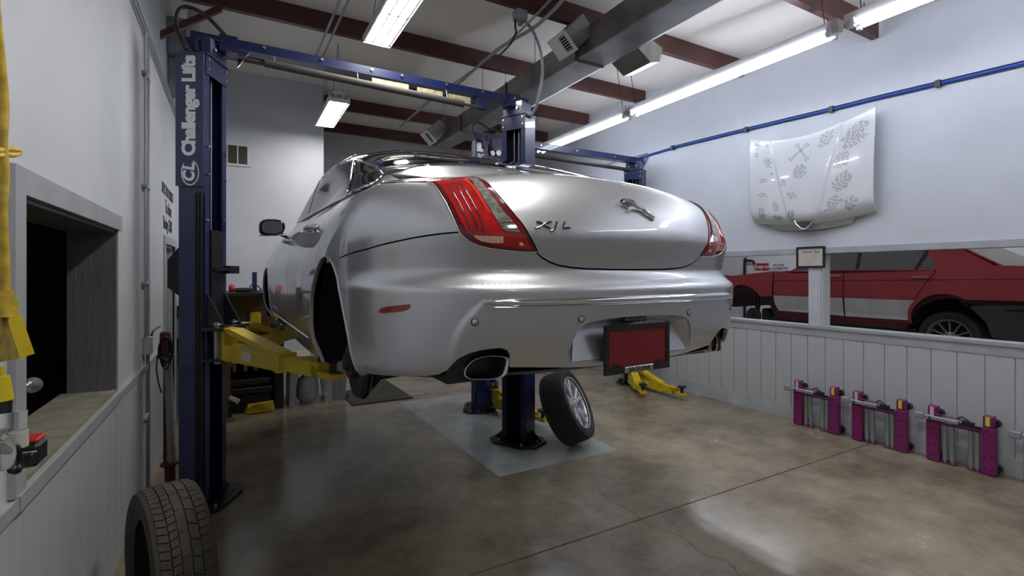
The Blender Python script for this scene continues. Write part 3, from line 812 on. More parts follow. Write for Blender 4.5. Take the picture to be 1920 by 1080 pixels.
# v, z centre, z side, Y0, W, n, C, YF(front)
T = [
 (1.24,1.24,1.24,1.56,.885,3.0,.70,6.40),
 (1.30,1.30,1.30,1.475,.905,3.0,.70,6.52),
 (1.34,1.34,1.34,1.420,.922,3.0,.70,6.57),
 (1.40,1.40,1.40,1.386,.938,3.0,.70,6.60),
 (1.50,1.50,1.50,1.368,.946,3.0,.70,6.62),
 (1.60,1.60,1.60,1.358,.950,3.0,.70,6.62),
 (1.640,1.640,1.640,1.356,.950,3.0,.70,6.61),
 (1.655,1.655,1.655,1.362,.949,3.0,.70,6.60),
 (1.670,1.670,1.670,1.382,.947,3.0,.70,6.60),
 (1.690,1.690,1.690,1.404,.946,3.0,.70,6.60),
 (1.715,1.715,1.715,1.416,.945,3.0,.70,6.59),
 (1.735,1.735,1.735,1.412,.944,3.0,.70,6.58),
 (1.80,1.80,1.80,1.393,.941,3.0,.70,6.55),
 (1.832,1.832,1.832,1.386,.938,3.0,.70,6.53),
 (1.845,1.845,1.845,1.387,.936,3.0,.70,6.52),
 (1.90,1.90,1.895,1.403,.928,3.0,.70,6.42),
 (1.96,1.96,1.95,1.430,.910,3.0,.70,6.2),
 (2.01,2.012,1.995,1.466,.889,3.0,.70,5.95),
 (2.05,2.056,2.020,1.512,.875,3.1,.70,5.7),
 (2.08,2.086,2.036,1.570,.866,3.3,.71,5.5),
 (2.10,2.100,2.045,1.640,.860,3.6,.72,5.4),
 (2.20,2.128,2.082,1.780,.845,4.2,.74,5.3),
 (2.30,2.168,2.118,1.930,.830,5.0,.75,5.2),
 (2.40,2.240,2.200,2.130,.806,4.6,.80,5.0),
 (2.50,2.325,2.30,2.400,.775,4.2,.85,4.75),
 (2.60,2.410,2.375,2.720,.735,3.8,.90,4.45),
 (2.65,2.448,2.415,2.92,.690,3.5,.85,4.3),
 (2.70,2.478,2.455,3.12,.600,3.2,.60,4.15),
 (2.80,2.497,2.485,3.36,.380,2.6,.35,3.95),
 (2.88,2.503,2.498,3.55,.120,2.2,.10,3.8),
]
TA = np.array(T)
def pchip(x, y, xq):
    h = np.diff(x); d = np.diff(y)/h; m = np.zeros_like(y)
    for i in range(1, len(x)-1):
        if d[i-1]*d[i] > 0:
            w1 = 2*h[i]+h[i-1]; w2 = h[i]+2*h[i-1]
            m[i] = (w1+w2)/(w1/d[i-1]+w2/d[i])
    m[0] = d[0]; m[-1] = d[-1]
    k = np.clip(np.searchsorted(x, xq)-1, 0, len(x)-2); t = (xq-x[k])/h[k]
    return (y[k]*(1+2*t)*(1-t)**2 + m[k]*h[k]*t*(1-t)**2 + y[k+1]*t*t*(3-2*t) + m[k+1]*h[k]*t*t*(t-1))
VQ = np.linspace(TA[0,0], TA[-1,0], 3281)
TQ = np.stack([pchip(TA[:,0], TA[:,c], VQ) for c in range(1, 8)])
V0, V1 = VQ[0], VQ[-1]; DV = VQ[1]-VQ[0]
UR, US, UF = 1.30, 3.40, 1.30
UM = UR+US+UF
def sst(x): x = max(0.0, min(1.0, x)); return x*x*(3-2*x)
DISP = None
def Pl(U, v, off=0.0):
    """local point of the body surface"""
    if off:
        e = 2e-3
        a = Pl(U+e, v) - Pl(U-e, v); b = Pl(U, min(v+e, V1)) - Pl(U, max(v-e, V0))
        n = a.cross(b)
        if n.length > 1e-12: n.normalize()
        return Pl(U, v) + n*off
    f = (min(max(v, V0), V1)-V0)/DV; i = min(int(f), len(VQ)-2); f -= i
    zc, zs, Y0, W, n, C, YF_ = (TQ[:, i]*(1-f) + TQ[:, i+1]*f)
    s = 1.0 if U >= 0 else -1.0; a = abs(U)
    CFr = 1.0
    if a <= UR:
        ph = a/UR*pi/2; cp, sp = abs(cos(ph)), abs(sin(ph))
        r = (cp**n + sp**n)**(-1/n)
        x = W*r*sp; y = Y0 + C*(1-r*cp)
    elif a <= UR+US:
        q = (a-UR)/US; x = W; ya = Y0+C; yb = max(YF_-CFr, ya+.1); y = ya + (yb-ya)*q
    else:
        ph = (UM-a)/UF*pi/2; cp, sp = abs(cos(ph)), abs(sin(ph)); nn = 2.8
        r = (cp**nn + sp**nn)**(-1/nn)
        ya = max(YF_-CFr, Y0+C+.1)
        x = W*r*sp; y = ya + CFr*(r*cp)
    g = 1-math.exp(-(x/.5)**3)
    if v > 2.12: g += (1-math.exp(-(x/.72)**4)-g)*sst((v-2.12)/.15)
    z = zc*(1-g)+zs*g
    if v > 1.7 and y > 5.0: z -= .028*(y-5.0)**2*sst((v-1.7)/.3)
    if v > 1.70 and y > 1.7:
        x = max(0.0, x - .032*sst((y-1.75)/1.6)*sst((v-1.70)/.22)*min(1, x/.5))
    if v > 2.08 and y > 2.2: z -= .022*sst((y-2.25)/.9)*sst((v-2.08)/.2)*sst((2.62-v)/.25)*g
    # haunch over the rear wheel, waist further forward
    if v < 2.3:
        k = math.exp(-((y-2.35)/.55)**2)*math.exp(-((v-1.88)/.13)**2)
        x += .012*k if x > .6 else 0
        k2 = sst((y-2.9)/.5)*sst((5.0-y)/.4)*math.exp(-((v-1.62)/.13)**2)
        if a > UR: x -= .018*k2
    return Vector((s*x, y-CO.y, z-CO.z))
def Pw(U, v, off=0.0): return CM @ Pl(U, v, off)
def proj(p):
    q = p - Vector((0,0,CAM_H)); d = SY*q.x + CY*q.y; r = CY*q.x - SY*q.y
    return 960+FPX*r/d, HOR-FPX*q.z/d
# coarse lookup
LK = []
for i in range(-110, 111):
    U = UM*i/110.0
    for j in range(0, 80):
        v = V0+(V1-V0)*j/79.0
        p = Pw(U, v); e = .004
        n = (Pl(U+e, v)-Pl(U-e, v)).cross(Pl(U, min(v+e,V1))-Pl(U, max(v-e,V0)))
        nw = CM.to_3x3() @ n
        if nw.dot(Vector((0,0,CAM_H))-p) > 0: LK.append((U, v, *proj(p), p.y))
LKA = np.array(LK)
def UV(px, py, side=None):
    A = LKA
    if side is not None: A = A[(A[:,0]*side) >= 0]
    d = np.hypot(A[:,2]-px, A[:,3]-py)
    U, v = A[np.argmin(d), :2]
    e = 1e-3
    for _ in range(14):
        x0, y0 = proj(Pw(U, v)); xu, yu = proj(Pw(U+e, v)); xv, yv = proj(Pw(U, v+e))
        a, b, c, dd = (xu-x0)/e, (xv-x0)/e, (yu-y0)/e, (yv-y0)/e
        det = a*dd-b*c
        if abs(det) < 1: break
        rx, ry = px-x0, py-y0
        du = (rx*dd-b*ry)/det; dv = (a*ry-c*rx)/det
        k = min(1, .15/max(abs(du), 1e-9), .08/max(abs(dv), 1e-9))
        U += du*k; v = min(max(v+dv*k, V0+.002), V1-.002)
        if abs(du)+abs(dv) < 1e-5: break
    return (U, v)
def UVs(pts, side=None): return [UV(x, y, side) for x, y in pts]
def mir(poly): return [(-u, v) for u, v in reversed(poly)]
def dens(poly, step, closed=True):
    out = []; n = len(poly)
    for i in range(n if closed else n-1):
        a, b = poly[i], poly[(i+1) % n]
        k = max(1, int(math.hypot((b[0]-a[0]), (b[1]-a[1]))/step))
        for j in range(k): out.append((a[0]+(b[0]-a[0])*j/k, a[1]+(b[1]-a[1])*j/k))
    if not closed: out.append(poly[-1])
    return out
def smooth2(poly, k=4):
    q = smooth_path([(a, b, 0) for a, b in poly], k); return [(p.x, p.y) for p in q]
def inside(poly, XY):
    x, y = XY[:,0], XY[:,1]; r = np.zeros(len(x), bool); n = len(poly)
    for i in range(n):
        x0, y0 = poly[i]; x1, y1 = poly[(i+1) % n]
        c = ((y0 > y) != (y1 > y))
        if y1 != y0: r ^= c & (x < (x1-x0)*(y-y0)/(y1-y0)+x0)
    return r
def dist_poly(poly, XY):
    P = np.array(poly); Q = np.roll(P, -1, 0); d = np.full(len(XY), 9.0)
    for a, b in zip(P, Q):
        ab = b-a; L = max((ab**2).sum(), 1e-12)
        t = np.clip(((XY-a)@ab)/L, 0, 1)
        d = np.minimum(d, np.hypot(*(XY-(a+t[:,None]*ab)).T))
    return d
def region(name, outer, m, parent, holes=(), off=0.0, thick=.014, du=.03, dv=.014, step=.012, offf=None, extra=None):
    """curved panel: part of the body surface inside a (U,v) outline"""
    outer = dens(outer, step); holes = [dens(h, step) for h in holes]
    us = [p[0] for p in outer]; vs_ = [p[1] for p in outer]
    gu = np.arange(min(us), max(us), du); 
    gv = [v for v in np.concatenate([np.arange(V0, 2.06, dv), np.arange(2.06, V1, dv*1.6)]) if min(vs_) < v < max(vs_)]
    XY = np.array([(u + (du/2 if j % 2 else 0), v) for j, v in enumerate(gv) for u in gu]) if len(gv) else np.zeros((0,2))
    if extra is not None and len(XY): XY = np.vstack([XY, np.array(extra)])
    if len(XY):
        k = inside(outer, XY) & (dist_poly(outer, XY) > .5*dv)
        for h in holes: k &= ~inside(h, XY) & (dist_poly(h, XY) > .5*dv)
        XY = XY[k]
    pts = [Vector(p) for p in outer]; edges = []
    n = len(outer); edges += [(i, (i+1) % n) for i in range(n)]
    for h in holes:
        b = len(pts); pts += [Vector(p) for p in h]; edges += [(b+i, b+(i+1) % len(h)) for i in range(len(h))]
    pts += [Vector((float(x), float(y))) for x, y in XY]
    r = delaunay_2d_cdt(pts, edges, [], 0, 1e-7)
    P2, F = r[0], r[2]
    cen = np.array([[sum(P2[i].x for i in f)/3, sum(P2[i].y for i in f)/3] for f in F])
    k = inside(outer, cen)
    for h in holes: k &= ~inside(h, cen)
    F = [f for f, q in zip(F, k) if q]
    used = sorted({i for f in F for i in f}); mp = {u: i for i, u in enumerate(used)}
    F = [tuple(mp[i] for i in f) for f in F]
    uv = [(P2[i].x, P2[i].y) for i in used]
    of = (lambda u, v: off + (offf(u, v) if offf else 0))
    top = []; nor = []
    for u, v in uv:
        e = 3e-3
        o = of(u, v)
        A = Pl(u+e, v)-Pl(u-e, v); Bv = Pl(u, min(v+e, V1))-Pl(u, max(v-e, V0))
        nn = A.cross(Bv); nn.normalize()
        top.append(Pl(u, v)+nn*o)
        if offf:
            d1 = (of(u+e, v)-of(u-e, v)); d2 = (of(u, v+e)-of(u, v-e))
            A2 = A+nn*d1; B2 = Bv+nn*d2; n2 = A2.cross(B2); n2.normalize(); nor.append(n2)
        else: nor.append(nn)
    # boundary rim
    cnt = {}
    for f in F:
        for i in range(3):
            e = (f[i], f[(i+1) % 3]); cnt[e] = 1
    bd = [e for e in cnt if (e[1], e[0]) not in cnt]
    V = list(top); N = list(nor); FF = list(F)
    if F:
        f = F[0]; fn = (top[f[1]]-top[f[0]]).cross(top[f[2]]-top[f[0]])
        if fn.dot(nor[f[0]]) < 0:
            FF = [tuple(reversed(f)) for f in FF]; bd = [(b, a) for a, b in bd]
    nf = len(FF)
    if thick:
        bev = min(.0025, thick*.3)
        ring = {}
        for a, b in bd:
            for q in (a, b):
                if q not in ring:
                    i0 = len(V); V.append(top[q]-nor[q]*.0); V.append(top[q]-nor[q]*thick); N += [nor[q], nor[q]]; ring[q] = i0
        for a, b in bd:
            FF.append((ring[b], ring[a], ring[a]+1, ring[b]+1))
    me = bpy.data.meshes.new(name); me.from_pydata([tuple(p) for p in V], [], FF)
    me.materials.append(m)
    me.polygons.foreach_set('use_smooth', [i < nf for i in range(len(FF))])
    me.update()
    ln = []
    for p in me.polygons:
        for li in p.loop_indices:
            vi = me.loops[li].vertex_index
            ln.append(tuple(N[vi]) if p.index < nf else tuple(p.normal))
    me.normals_split_custom_set(ln)
    o = bpy.data.objects.new(name, me); COL.objects.link(o); o.parent = parent
    return o
def strip_on(name, pts, w, h, m, parent, off=0.0, seg=None):
    """thin raised bar following the surface; pts in (U,v); w half width in metres, may be list"""
    P3 = [Pl(u, v) for u, v in pts]; n = len(pts)
    V = []; F = []
    for i, (u, v) in enumerate(pts):
        e = 3e-3
        nn = (Pl(u+e, v)-Pl(u-e, v)).cross(Pl(u, min(v+e,V1))-Pl(u, max(v-e,V0))).normalized()
        t = (P3[min(i+1,n-1)]-P3[max(i-1,0)]).normalized(); b = nn.cross(t).normalized()
        ww = w[i] if isinstance(w, (list, tuple)) else w
        hh = h[i] if isinstance(h, (list, tuple)) else h
        for a, c in ((-1,-.2),(-.8,.55),(-.35,.95),(.35,.95),(.8,.55),(1,-.2)):
            V.append(P3[i]+b*ww*a+nn*(off+hh*c))
    for i in range(n-1):
        for k in range(5): F.append((i*6+k, i*6+k+1, i*6+k+7, i*6+k+6))
    mb = MB().add(V, F)
    return mb.build(name, m, parent, smooth=True, rel=False)

# paint
paint = mat('silver_metallic', (.55,.565,.59), .38, metal=.78, coat=1.0, coat_rough=.02)
nt = paint.node_tree; B = nt.nodes['Principled BSDF']
vo = nt.nodes.new('ShaderNodeTexVoronoi'); vo.inputs['Scale'].default_value = 2600
tcp = nt.nodes.new('ShaderNodeTexCoord'); nt.links.new(tcp.outputs['Object'], vo.inputs['Vector'])
rr = nt.nodes.new('ShaderNodeValToRGB'); rr.color_ramp.elements[0].color = (.49,.505,.53,1); rr.color_ramp.elements[1].color = (.61,.625,.65,1)
nt.links.new(vo.outputs['Color'], rr.inputs['Fac']); nt.links.new(rr.outputs['Color'], B.inputs['Base Color'])
gloss_black = mat('gloss_black_glass', (.012,.012,.014), .05, coat=1.0, spec=.8)
win_glass = mat('tinted_glass', (.020,.022,.024), .06, spec=.9)
lens_red = mat('lens_red', (.42,.006,.008), .10, coat=1.0, noise=.35, nscale=9)
lens_dark = mat('lens_dark_red', (.16,.004,.008), .08, coat=1.0)
lens_clear = mat('lens_clear', (.30,.31,.28), .08, coat=1.0, noise=.45, nscale=60, metal=.3)
lens_orange = mat('lens_bright_red', (.75,.03,.012), .12, coat=1.0)
refl = mat('reflector_painted_sparkle', (.95,.35,.15), .3, coat=1.0, noise=.3, nscale=220, col2=(1.0,.90,.62))  # retroreflected sparkle painted in as pale flecks of base colour
plate_red = mat('plate_dark_red', (.19,.006,.011), .5)

# --- outlines measured on the photograph, left side
gap = UVs([(612,494.5),(640,482),(687,467),(735,454),(790,443),(830,437.5),(862,435)], -1)
lamp_out = UVs([(862,435),(852,405),(840,380),(826,358),(815,345),(806,338.5)], -1)
lamp_bot = UVs([(1006,471.5),(975,470),(947,467.5),(920,464),(900,459),(885,453),(873,445),(862,435)], -1)
lamp_in = UVs([(890,328),(905,338),(920,352),(938,372),(955,393),(972,413),(990,441),(1006,471.5)], -1)
lid_bot = UVs([(1006,471.5),(1016,481),(1030,489.5),(1047,496),(1070,500),(1100,502.5),(1150,504)], -1)
lid_bot = [(u, v) for u, v in lid_bot if u < -.02]; lid_bot.append((0.0, lid_bot[-1][1]))
(lambda *a: None)('lid', ['%.2f %.3f' % p for p in lid_bot]); (lambda *a: None)('gap', ['%.2f %.3f' % p for p in gap]); (lambda *a: None)('lin', ['%.2f %.3f' % p for p in lamp_in]); (lambda *a: None)('lout', ['%.2f %.3f' % p for p in lamp_out])
lt_v = 2.075                                    # where lamp top meets the deck
li_top = lamp_in[0]; lo_top = lamp_out[-1]
# top return of the lamp over the wing, running forward
ltop = [lo_top, (lo_top[0]-.16, 2.085), (lo_top[0]-.16, 2.115), (-.80, 2.12), (li_top[0], 2.105), li_top]
lamp_poly = lamp_in + lamp_bot[1:] + lamp_out[1:] + ltop[1:-1]
lamp_in = [(-.505,2.085)] + lamp_in[1:]
lo_top = (-.665, 2.045); lamp_out = lamp_out[:-1] + [lo_top]
lamp_in_s = lamp_in[:1] + lamp_in[1:]
def sh(poly, d):  # widen / shrink helper : shift in U
    return [(u+d, v) for u, v in poly]
G = .0035
# trunk lid (both halves)
seamU = -.70
half = lid_bot[::-1] + [(u+G*1.6, v) for u, v in lamp_in[::-1]] + [(-.515,2.10),(-.60,2.135),(-.70,2.20),(-.74,2.285)]
half = [(0.0, lid_bot[-1][1])] + [p for p in half if p[0] < -.005]
lid_poly = [(u, v) for u, v in half] + [(-.40,2.285),(0,2.285)]
lid_poly = lid_poly + [(-u, v) for u, v in lid_poly[::-1] if u < -.005]
lid = region('trunk_lid', lid_poly, paint, sedan, du=.020, dv=.008, thick=.02)
# tail lamps
def lampset(s):
    f = (lambda p: p) if s < 0 else mir
    poly = lamp_in + lamp_bot[1:] + lamp_out[1:] + [(-.80,2.075),(-.82,2.095),(-.70,2.125),(-.60,2.12)]
    L = region('tail_lamp', f(poly), lens_dark, sedan, off=.001, thick=.02, du=.016, dv=.009)
    red = UVs([(812,341),(870,331),(880,343),(897,362),(918,392),(935,420),(947,433),(974,437),(982,441),(996,466),(960,463),(925,458),(898,449),(878,438),(866,418),(852,388),(835,362)], -1)
    red = [(u, min(v, 2.075)) for u, v in red]
    region('red_lens', f(red), lens_red, L, off=.0045, thick=.005, du=.014, dv=.009)
    brt = UVs([(873,336),(885,346),(912,385),(922,402),(915,401),(903,380),(890,360),(868,340)], -1)
    region('bright_edge', f([(u, min(v,2.07)) for u, v in brt]), lens_orange, L, off=.0062, thick=.003, du=.01, dv=.008)
    clr = UVs([(874,335),(884,333.5),(895,338),(908,350),(922,368),(936,388),(950,405),(962,417)], -1)
    clr2 = UVs([(934,419),(918,392),(905,371),(890,350)], -1)
    region('clear_lens', f([(u, min(v,2.07)) for u, v in clr+clr2]), lens_clear, L, off=.0068, thick=.004, du=.012, dv=.008)
    cl2 = UVs([(935,420),(963,419),(974,436),(948,433.5),(940,429)], -1)
    region('reverse_lamp', f(cl2), chrome, L, off=.0066, thick=.004, du=.01, dv=.008)
    rf = UVs([(888,441),(905,442),(925,442.5),(943,443),(943.5,455),(920,455),(903,452),(893,447)], -1)
    region('reflector', f(rf), refl, L, off=.0066, thick=.003, du=.01, dv=.008)
    rf = UVs([(972,456),(977,453),(982,460),(974,460)], -1)
    region('reflector', f(rf), refl, L, off=.0066, thick=.003, du=.01, dv=.008)
    for a in ([(842,352),(862,384),(875,412),(885,436)], [(853,348),(873,380),(888,408),(899,434)], [(862,346),(884,378),(899,406),(910,432)]):
        pts = UVs(a, -1); pts = smooth2([(u, min(v,2.06)) for u, v in pts], 4)
        strip_on('lens_rib', f(pts), .0035, .0045, lens_dark, L, off=.003)
    # bright chrome-like lip under the lamp
    lip = dens([(u, v-.004) for u, v in lamp_bot], .02, False) + dens([(u-.006, v) for u, v in lamp_out[1:]], .02, False)
    strip_on('lamp_seal', f(smooth2(lip,1)), .0028, .003, paint, L, off=.0)
lampset(-1); lampset(1)
# --- rear bumper
belt_arch = []
def solve_side(y, z, s=-1):
    """(U,v) of side point with local y and world z"""
    U, v = (UR+.3), z
    for _ in range(25):
        p = Pl(U, v); e = 1e-3
        a = Pl(U+e, v); b = Pl(U, v+e)
        yu, zu = (a.y-p.y)/e, (a.z-p.z)/e; yv, zv = (b.y-p.y)/e, (b.z-p.z)/e
        ry, rz = y-p.y, z-CO.z-p.z
        det = yu*zv-yv*zu
        du = (ry*zv-yv*rz)/det; dv = (yu*rz-ry*zu)/det
        U += max(-.2, min(.2, du)); v = min(max(v+dv, V0), V1-.001)
    return (s*U, v)
def arch(cy, cz, R, a0, a1, n=26):
    return [solve_side(cy+R*cos(a), max(cz+R*sin(a), 1.2405)) for a in [a0+(a1-a0)*i/n for i in range(n+1)]]
ARY, ARZ, ARR = .93, 1.345, .425
AFY = ARY+3.157
gp = Pl(*gap[0]); ANG = atan2(gap[0][1]-ARZ, gp.y-ARY)
arc_b = arch(ARY, ARZ, ARR, radians(183), ANG, 24)       # rear side of the arch, bottom to gap
bot_l = UVs([(690,700.5),(720,704),(760,705.5),(800,705),(822,702),(838,694.5)], -1)
notch = UVs([(838,694.5),(850,681),(860,671.5),(880,661.5),(900,656),(920,653),(938,651.5)], -1)
notch2 = UVs([(938,651.5),(950,655.5),(956,664),(958,680),(958,692)], -1)
bot_c = UVs([(958,692),(990,692.5),(1020,692),(1060,690.5),(1120,686)], -1)
bot_c = [p for p in bot_c if p[0] < -.02] + [(0.0, bot_c[-1][1])]
(lambda *a: None)('ANG', math.degrees(ANG), 'bot', bot_l, 'arc', arc_b[0], arc_b[-1])
b0 = bot_l[0]
ledge = [( -u_, v_) for u_, v_ in []]
bump_half = [(0.0, lid_bot[-1][1]-.006)] + [(u, v-.006) for u, v in lid_bot[::-1][1:]] + [(u, v-.006) for u, v in lamp_bot] \
          + [(u, v-.0035) for u, v in gap[:0:-1]] + [(u, v-.002) for u, v in arc_b[::-1]] \
          + bot_l + notch[1:] + notch2[1:] + bot_c[1:]
bump = bump_half + [(-u, v) for u, v in bump_half[::-1] if u < -.005]
# plate recess outline
rec_half = UVs([(1056,684),(1062,668),(1068,652),(1074,636),(1080,622),(1087,613),(1097,606.5),(1110,602),(1130,598),(1160,594.5)], -1)
rec_half = [p for p in rec_half if p[0] < -.02]
rb = rec_half[0][1]; rt = UV(1190, 592)[1]
rec = rec_half + [(0.0, rt)] + [(-u, v) for u, v in rec_half[::-1]]
# body line raised under the chrome strip
edgeL = UVs([(905,567),(893,577),(880,590),(868,604),(858,620),(851,640),(846,660)], -1)
eu = np.array([p[0] for p in edgeL]); ev = np.array([p[1] for p in edgeL])
def bump_off(u, v):
    a = -abs(u); top = 1.607
    if v > top+.012: return 0.0
    ue = float(np.interp(v, ev[::-1], eu[::-1]))
    k = sst((a-ue)/.022+.5)*sst((top+.008-v)/.014)
    k *= sst((v-1.36)/.16)
    # concave scoop inboard of the tail pipes
    q = math.exp(-((abs(u)-.40)/.13)**2)*sst((1.455-v)/.05)*.012
    return .0075*k - q
bo = region('rear_bumper', bump, paint, sedan, holes=[rec], du=.016, dv=.0065, thick=.016, offf=bump_off)
# recess pan : floor plus walls
def recess():
    o = dens(rec, .015); n = len(o)
    cu = 0.0; cv = sum(v for _, v in o)/n
    inn = [(u*.90, cv+(v-cv)*.80-.004) for u, v in o]
    A = [Pl(u, v)+Vector((0,.004,0)) for u, v in o]
    Bp = []
    for u, v in inn:
        p = Pl(u, v); Bp.append(Vector((p.x, .034+.05*max(0,(v-rb))/(rt-rb), p.z)))
    mb = MB(); mb.add(A+Bp, [(i, (i+1) % n, (i+1) % n+n, i+n) for i in range(n)])
    wv = mb.build('plate_recess', paint, sedan, rel=False, smooth=True, autos=30)
    pts = [(p.x, p.z) for p in Bp]
    r = delaunay_2d_cdt([Vector(p) for p in pts], [(i, (i+1) % n) for i in range(n)], [], 0, 1e-7)
    cen = np.array([[sum(r[0][i].x for i in f)/3, sum(r[0][i].y for i in f)/3] for f in r[2]]); k = inside(pts, cen)
    zb_ = min(p.z for p in Bp); zt_ = max(p.z for p in Bp)
    MB().add([Vector((q.x, .034+.05*(q.y-zb_)/(zt_-zb_)*.8, q.y)) for q in r[0]], [tuple(f) for f, z in zip(r[2], k) if z]).build('recess_panel', paint, wv, rel=False)
recess()
# licence plate, frame, maker plate
pl = MB(); zc = 1.424-CO.z; Y = .002
pM = Matrix.Translation((0.0, Y, zc))
def pbox(mb, a, b, m=None, bev=0): return mb.box(a, b, m=m, M=pM, bev=bev)
f = MB(); pbox(f,(-.163,0,-.088),(.163,.012,-.064)); pbox(f,(-.163,0,.070),(.163,.012,.088)); pbox(f,(-.163,0,-.064),(-.146,.012,.07)); pbox(f,(.146,0,-.064),(.163,.012,.07))
f.prism([pM@Vector(p) for p in ((-.146,0,-.064),(-.085,0,-.064),(-.095,0,-.052),(-.12,0,-.052),(-.13,0,-.058))],(0,.008,0))
f.prism([pM@Vector(p) for p in ((.146,0,-.064),(.085,0,-.064),(.095,0,-.052),(.12,0,-.052),(.13,0,-.058))],(0,.008,0))
fr = f.build('plate_frame', mat('frame_black',(.015,.013,.014),.35), sedan, rel=False)
MB().box((-.150,.004,-.072),(.150,.010,.075),M=pM).build('licence_plate', plate_red, sedan, rel=False)
MB().box((-.05,.012,-.03),(.05,.07,.03),M=pM).build('plate_mount', black, sedan, rel=False)
MB().box((-.072,-.004,-.0875),(.072,.002,-.0645),M=pM,bev=.008).build('maker_tag', steel, fr, rel=False)
text_mesh('maker_lettering','JAGUAR',.0235,frame_M(pM@Vector((0,-.0045,-.076)),(1,0,0),(0,0,1)),ink,fr,ext=.0004,offset=.0006,rel=False,sx=1.28)
MB().box((-.055,-.003,.088),(.055,.05,.112),M=Matrix.Translation((0,.012,zc+.006)),bev=.008).build('boot_release', gloss_black, sedan, rel=False)
# chrome strip across the bumper
tip = UV(903, 568.5, -1)
sp = [(tip[0]*k, 1.6065 - .010*(k**6)*0) for k in [-1,-.985,-.96,-.92]+[-.85+.05*i for i in range(35)]+[.92,.96,.985,1]]
wl_ = [.0008,.003,.0065,.009]+[.0125]*35+[.009,.0065,.003,.0008]
strip_on('chrome_strip', sp, wl_, .009, chrome, sedan, off=.0065)
strip_on('strip_lower_edge', [(u, v-.0135) for u, v in sp], .0022, .0105, chrome, sedan, off=.006)
# parking sensors, side marker, little marks
for (x, y, s) in ((890,603,-1),(1087.5,597.5,-1)):
    u, v = UV(x, y, s)
    for uu in (u, -u):
        p = Pl(uu, v); e = 3e-3; nn = (Pl(uu+e, v)-Pl(uu-e, v)).cross(Pl(uu, v+e)-Pl(uu, v-e)).normalized()
        o_ = bump_off(uu, v)
        q = nn.to_track_quat('Z','Y').to_matrix().to_4x4(); M = Matrix.Translation(p+nn*(o_+.0004)) @ q
        r1_ = MB().lathe([(.0105,0),(.0125,0.0012),(.0108,.0024)], M, seg=24).build('sensor_ring', black, sedan, rel=False, smooth=True)
        MB().lathe([(0,.0032),(.009,.003),(.0104,.0005)], M, seg=24).build('sensor_disc', paint, r1_, rel=False, smooth=True)
mk = UVs([(711,583),(716,577.5),(735,573.5),(755,571.5),(769,571),(769,576),(762,582),(745,585),(720,587),(713,586.5)], -1)
mk = smooth2(mk+[mk[0]], 3)[:-1]
region('side_marker', mk, mat('marker_red',(.28,.008,.008),.2,coat=1), sedan, off=.003, thick=.006, du=.02, dv=.008)
region('side_marker', mir(mk), MATS['marker_red'], sedan, off=.003, thick=.006, du=.02, dv=.008)

# --- rear lower valance and exhausts
va = MB(); rows = []
prof = [(1.368,.0),(1.352,.03),(1.338,.12),(1.333,.40)]
us = [(-.80+1.6*i/60) for i in range(61)]
for z, dy in prof:
    r = []
    for u in us:
        p = Pl(u, 1.36); r.append(Vector((p.x*(1-dy*.25), p.y+.012+dy, z-CO.z)))
    rows.append(r)
V = [p for r in rows for p in r]; n = len(us)
va.add(V, [(j*n+i, j*n+i+1, (j+1)*n+i+1, (j+1)*n+i) for j in range(len(rows)-1) for i in range(n-1)])
va.build('rear_valance', black, sedan, rel=False, smooth=True)
def exhaust(s):
    cx, cz = s*.587, 1.388-CO.z
    pts = []
    for k in range(40):
        a = 2*pi*k/40; c, q = cos(a), sin(a)
        r = (abs(c)**3.2+abs(q)**3.2)**(-1/3.2)
        x = .070*r*c; z = .0405*r*q
        if z > 0: x = x + .012*s*(-1)*(z/.04) if True else x
        pts.append((x, z))
    # outboard upper corner cut : skew the outline
    pts = [((x + (.028*(z+.04)/.08 if x*s > 0 else .008*(z+.04)/.08)*(-s)), z) for x, z in pts]
    V = []; F = []; rings = [(-0.012,1.0),(-.018,.97),(-.016,.90),(.0,.86),(.10,.83),(.16,.81)]
    outer = [(.22,.99),(.10,1.05),(0,1.06)]
    allr = outer + rings
    ycen = .135
    for dy, k in allr:
        for x, z in pts: V.append(Vector((cx+x*k, ycen+dy-.0*x+ (abs(cx+x)-.587)*.45, cz+z*k)))
    n = 40; 
    m1 = 5
    for j in range(len(allr)-1):
        for i in range(n): F.append((j*n+i, j*n+(i+1) % n, (j+1)*n+(i+1) % n, (j+1)*n+i))
    ex = MB().add(V[:], [f for f in F if f[0] < (len(outer)+3)*n]).build('exhaust_tip', mat('exhaust_chrome',(.55,.52,.48),.16,metal=1.0), sedan, rel=False, smooth=True)
    F2 = [f for f in F if f[0] >= (len(outer)+3)*n]; 
    mb = MB().add(V, F2); mb.add([V[-n+i] for i in range(n)], [tuple(range(n))]); mb.build('pipe_bore', dark, ex, rel=False, smooth=True)
    # black surround behind the notch
    sur = MB(); S = []; R = [(.012,1.0),(.03,1.0),(.10,.9)]
    mb = MB().box((cx-.115,.16,cz-.05),(cx+.10,.30,cz+.085)).build('exhaust_shroud', black, sedan, rel=False)
    # glossy black lip following the notch
    nt_ = notch+notch2[1:3]; nt_ = nt_ if s < 0 else mir(nt_)
    P0 = [Pl(u, v)+Vector((0,.003,0)) for u, v in smooth2(nt_,3)]
    P1 = [p+Vector((0,.09,-.004)) for p in P0]; k = len(P0)
    MB().add(P0+P1, [(i,i+1,i+1+k,i+k) for i in range(k-1)]).build('notch_lining', gloss_black, sedan, rel=False, smooth=True)
    V = [Vector((cx-s*(-.155), .27-.0, 1.318-CO.z)), Vector((cx+s*.05,.16,1.33-CO.z)), Vector((cx+s*.05,.30,1.32-CO.z)), Vector((cx+s*.19,.42,1.31-CO.z))]
exhaust(-1); exhaust(1)

# --- body shell with doors

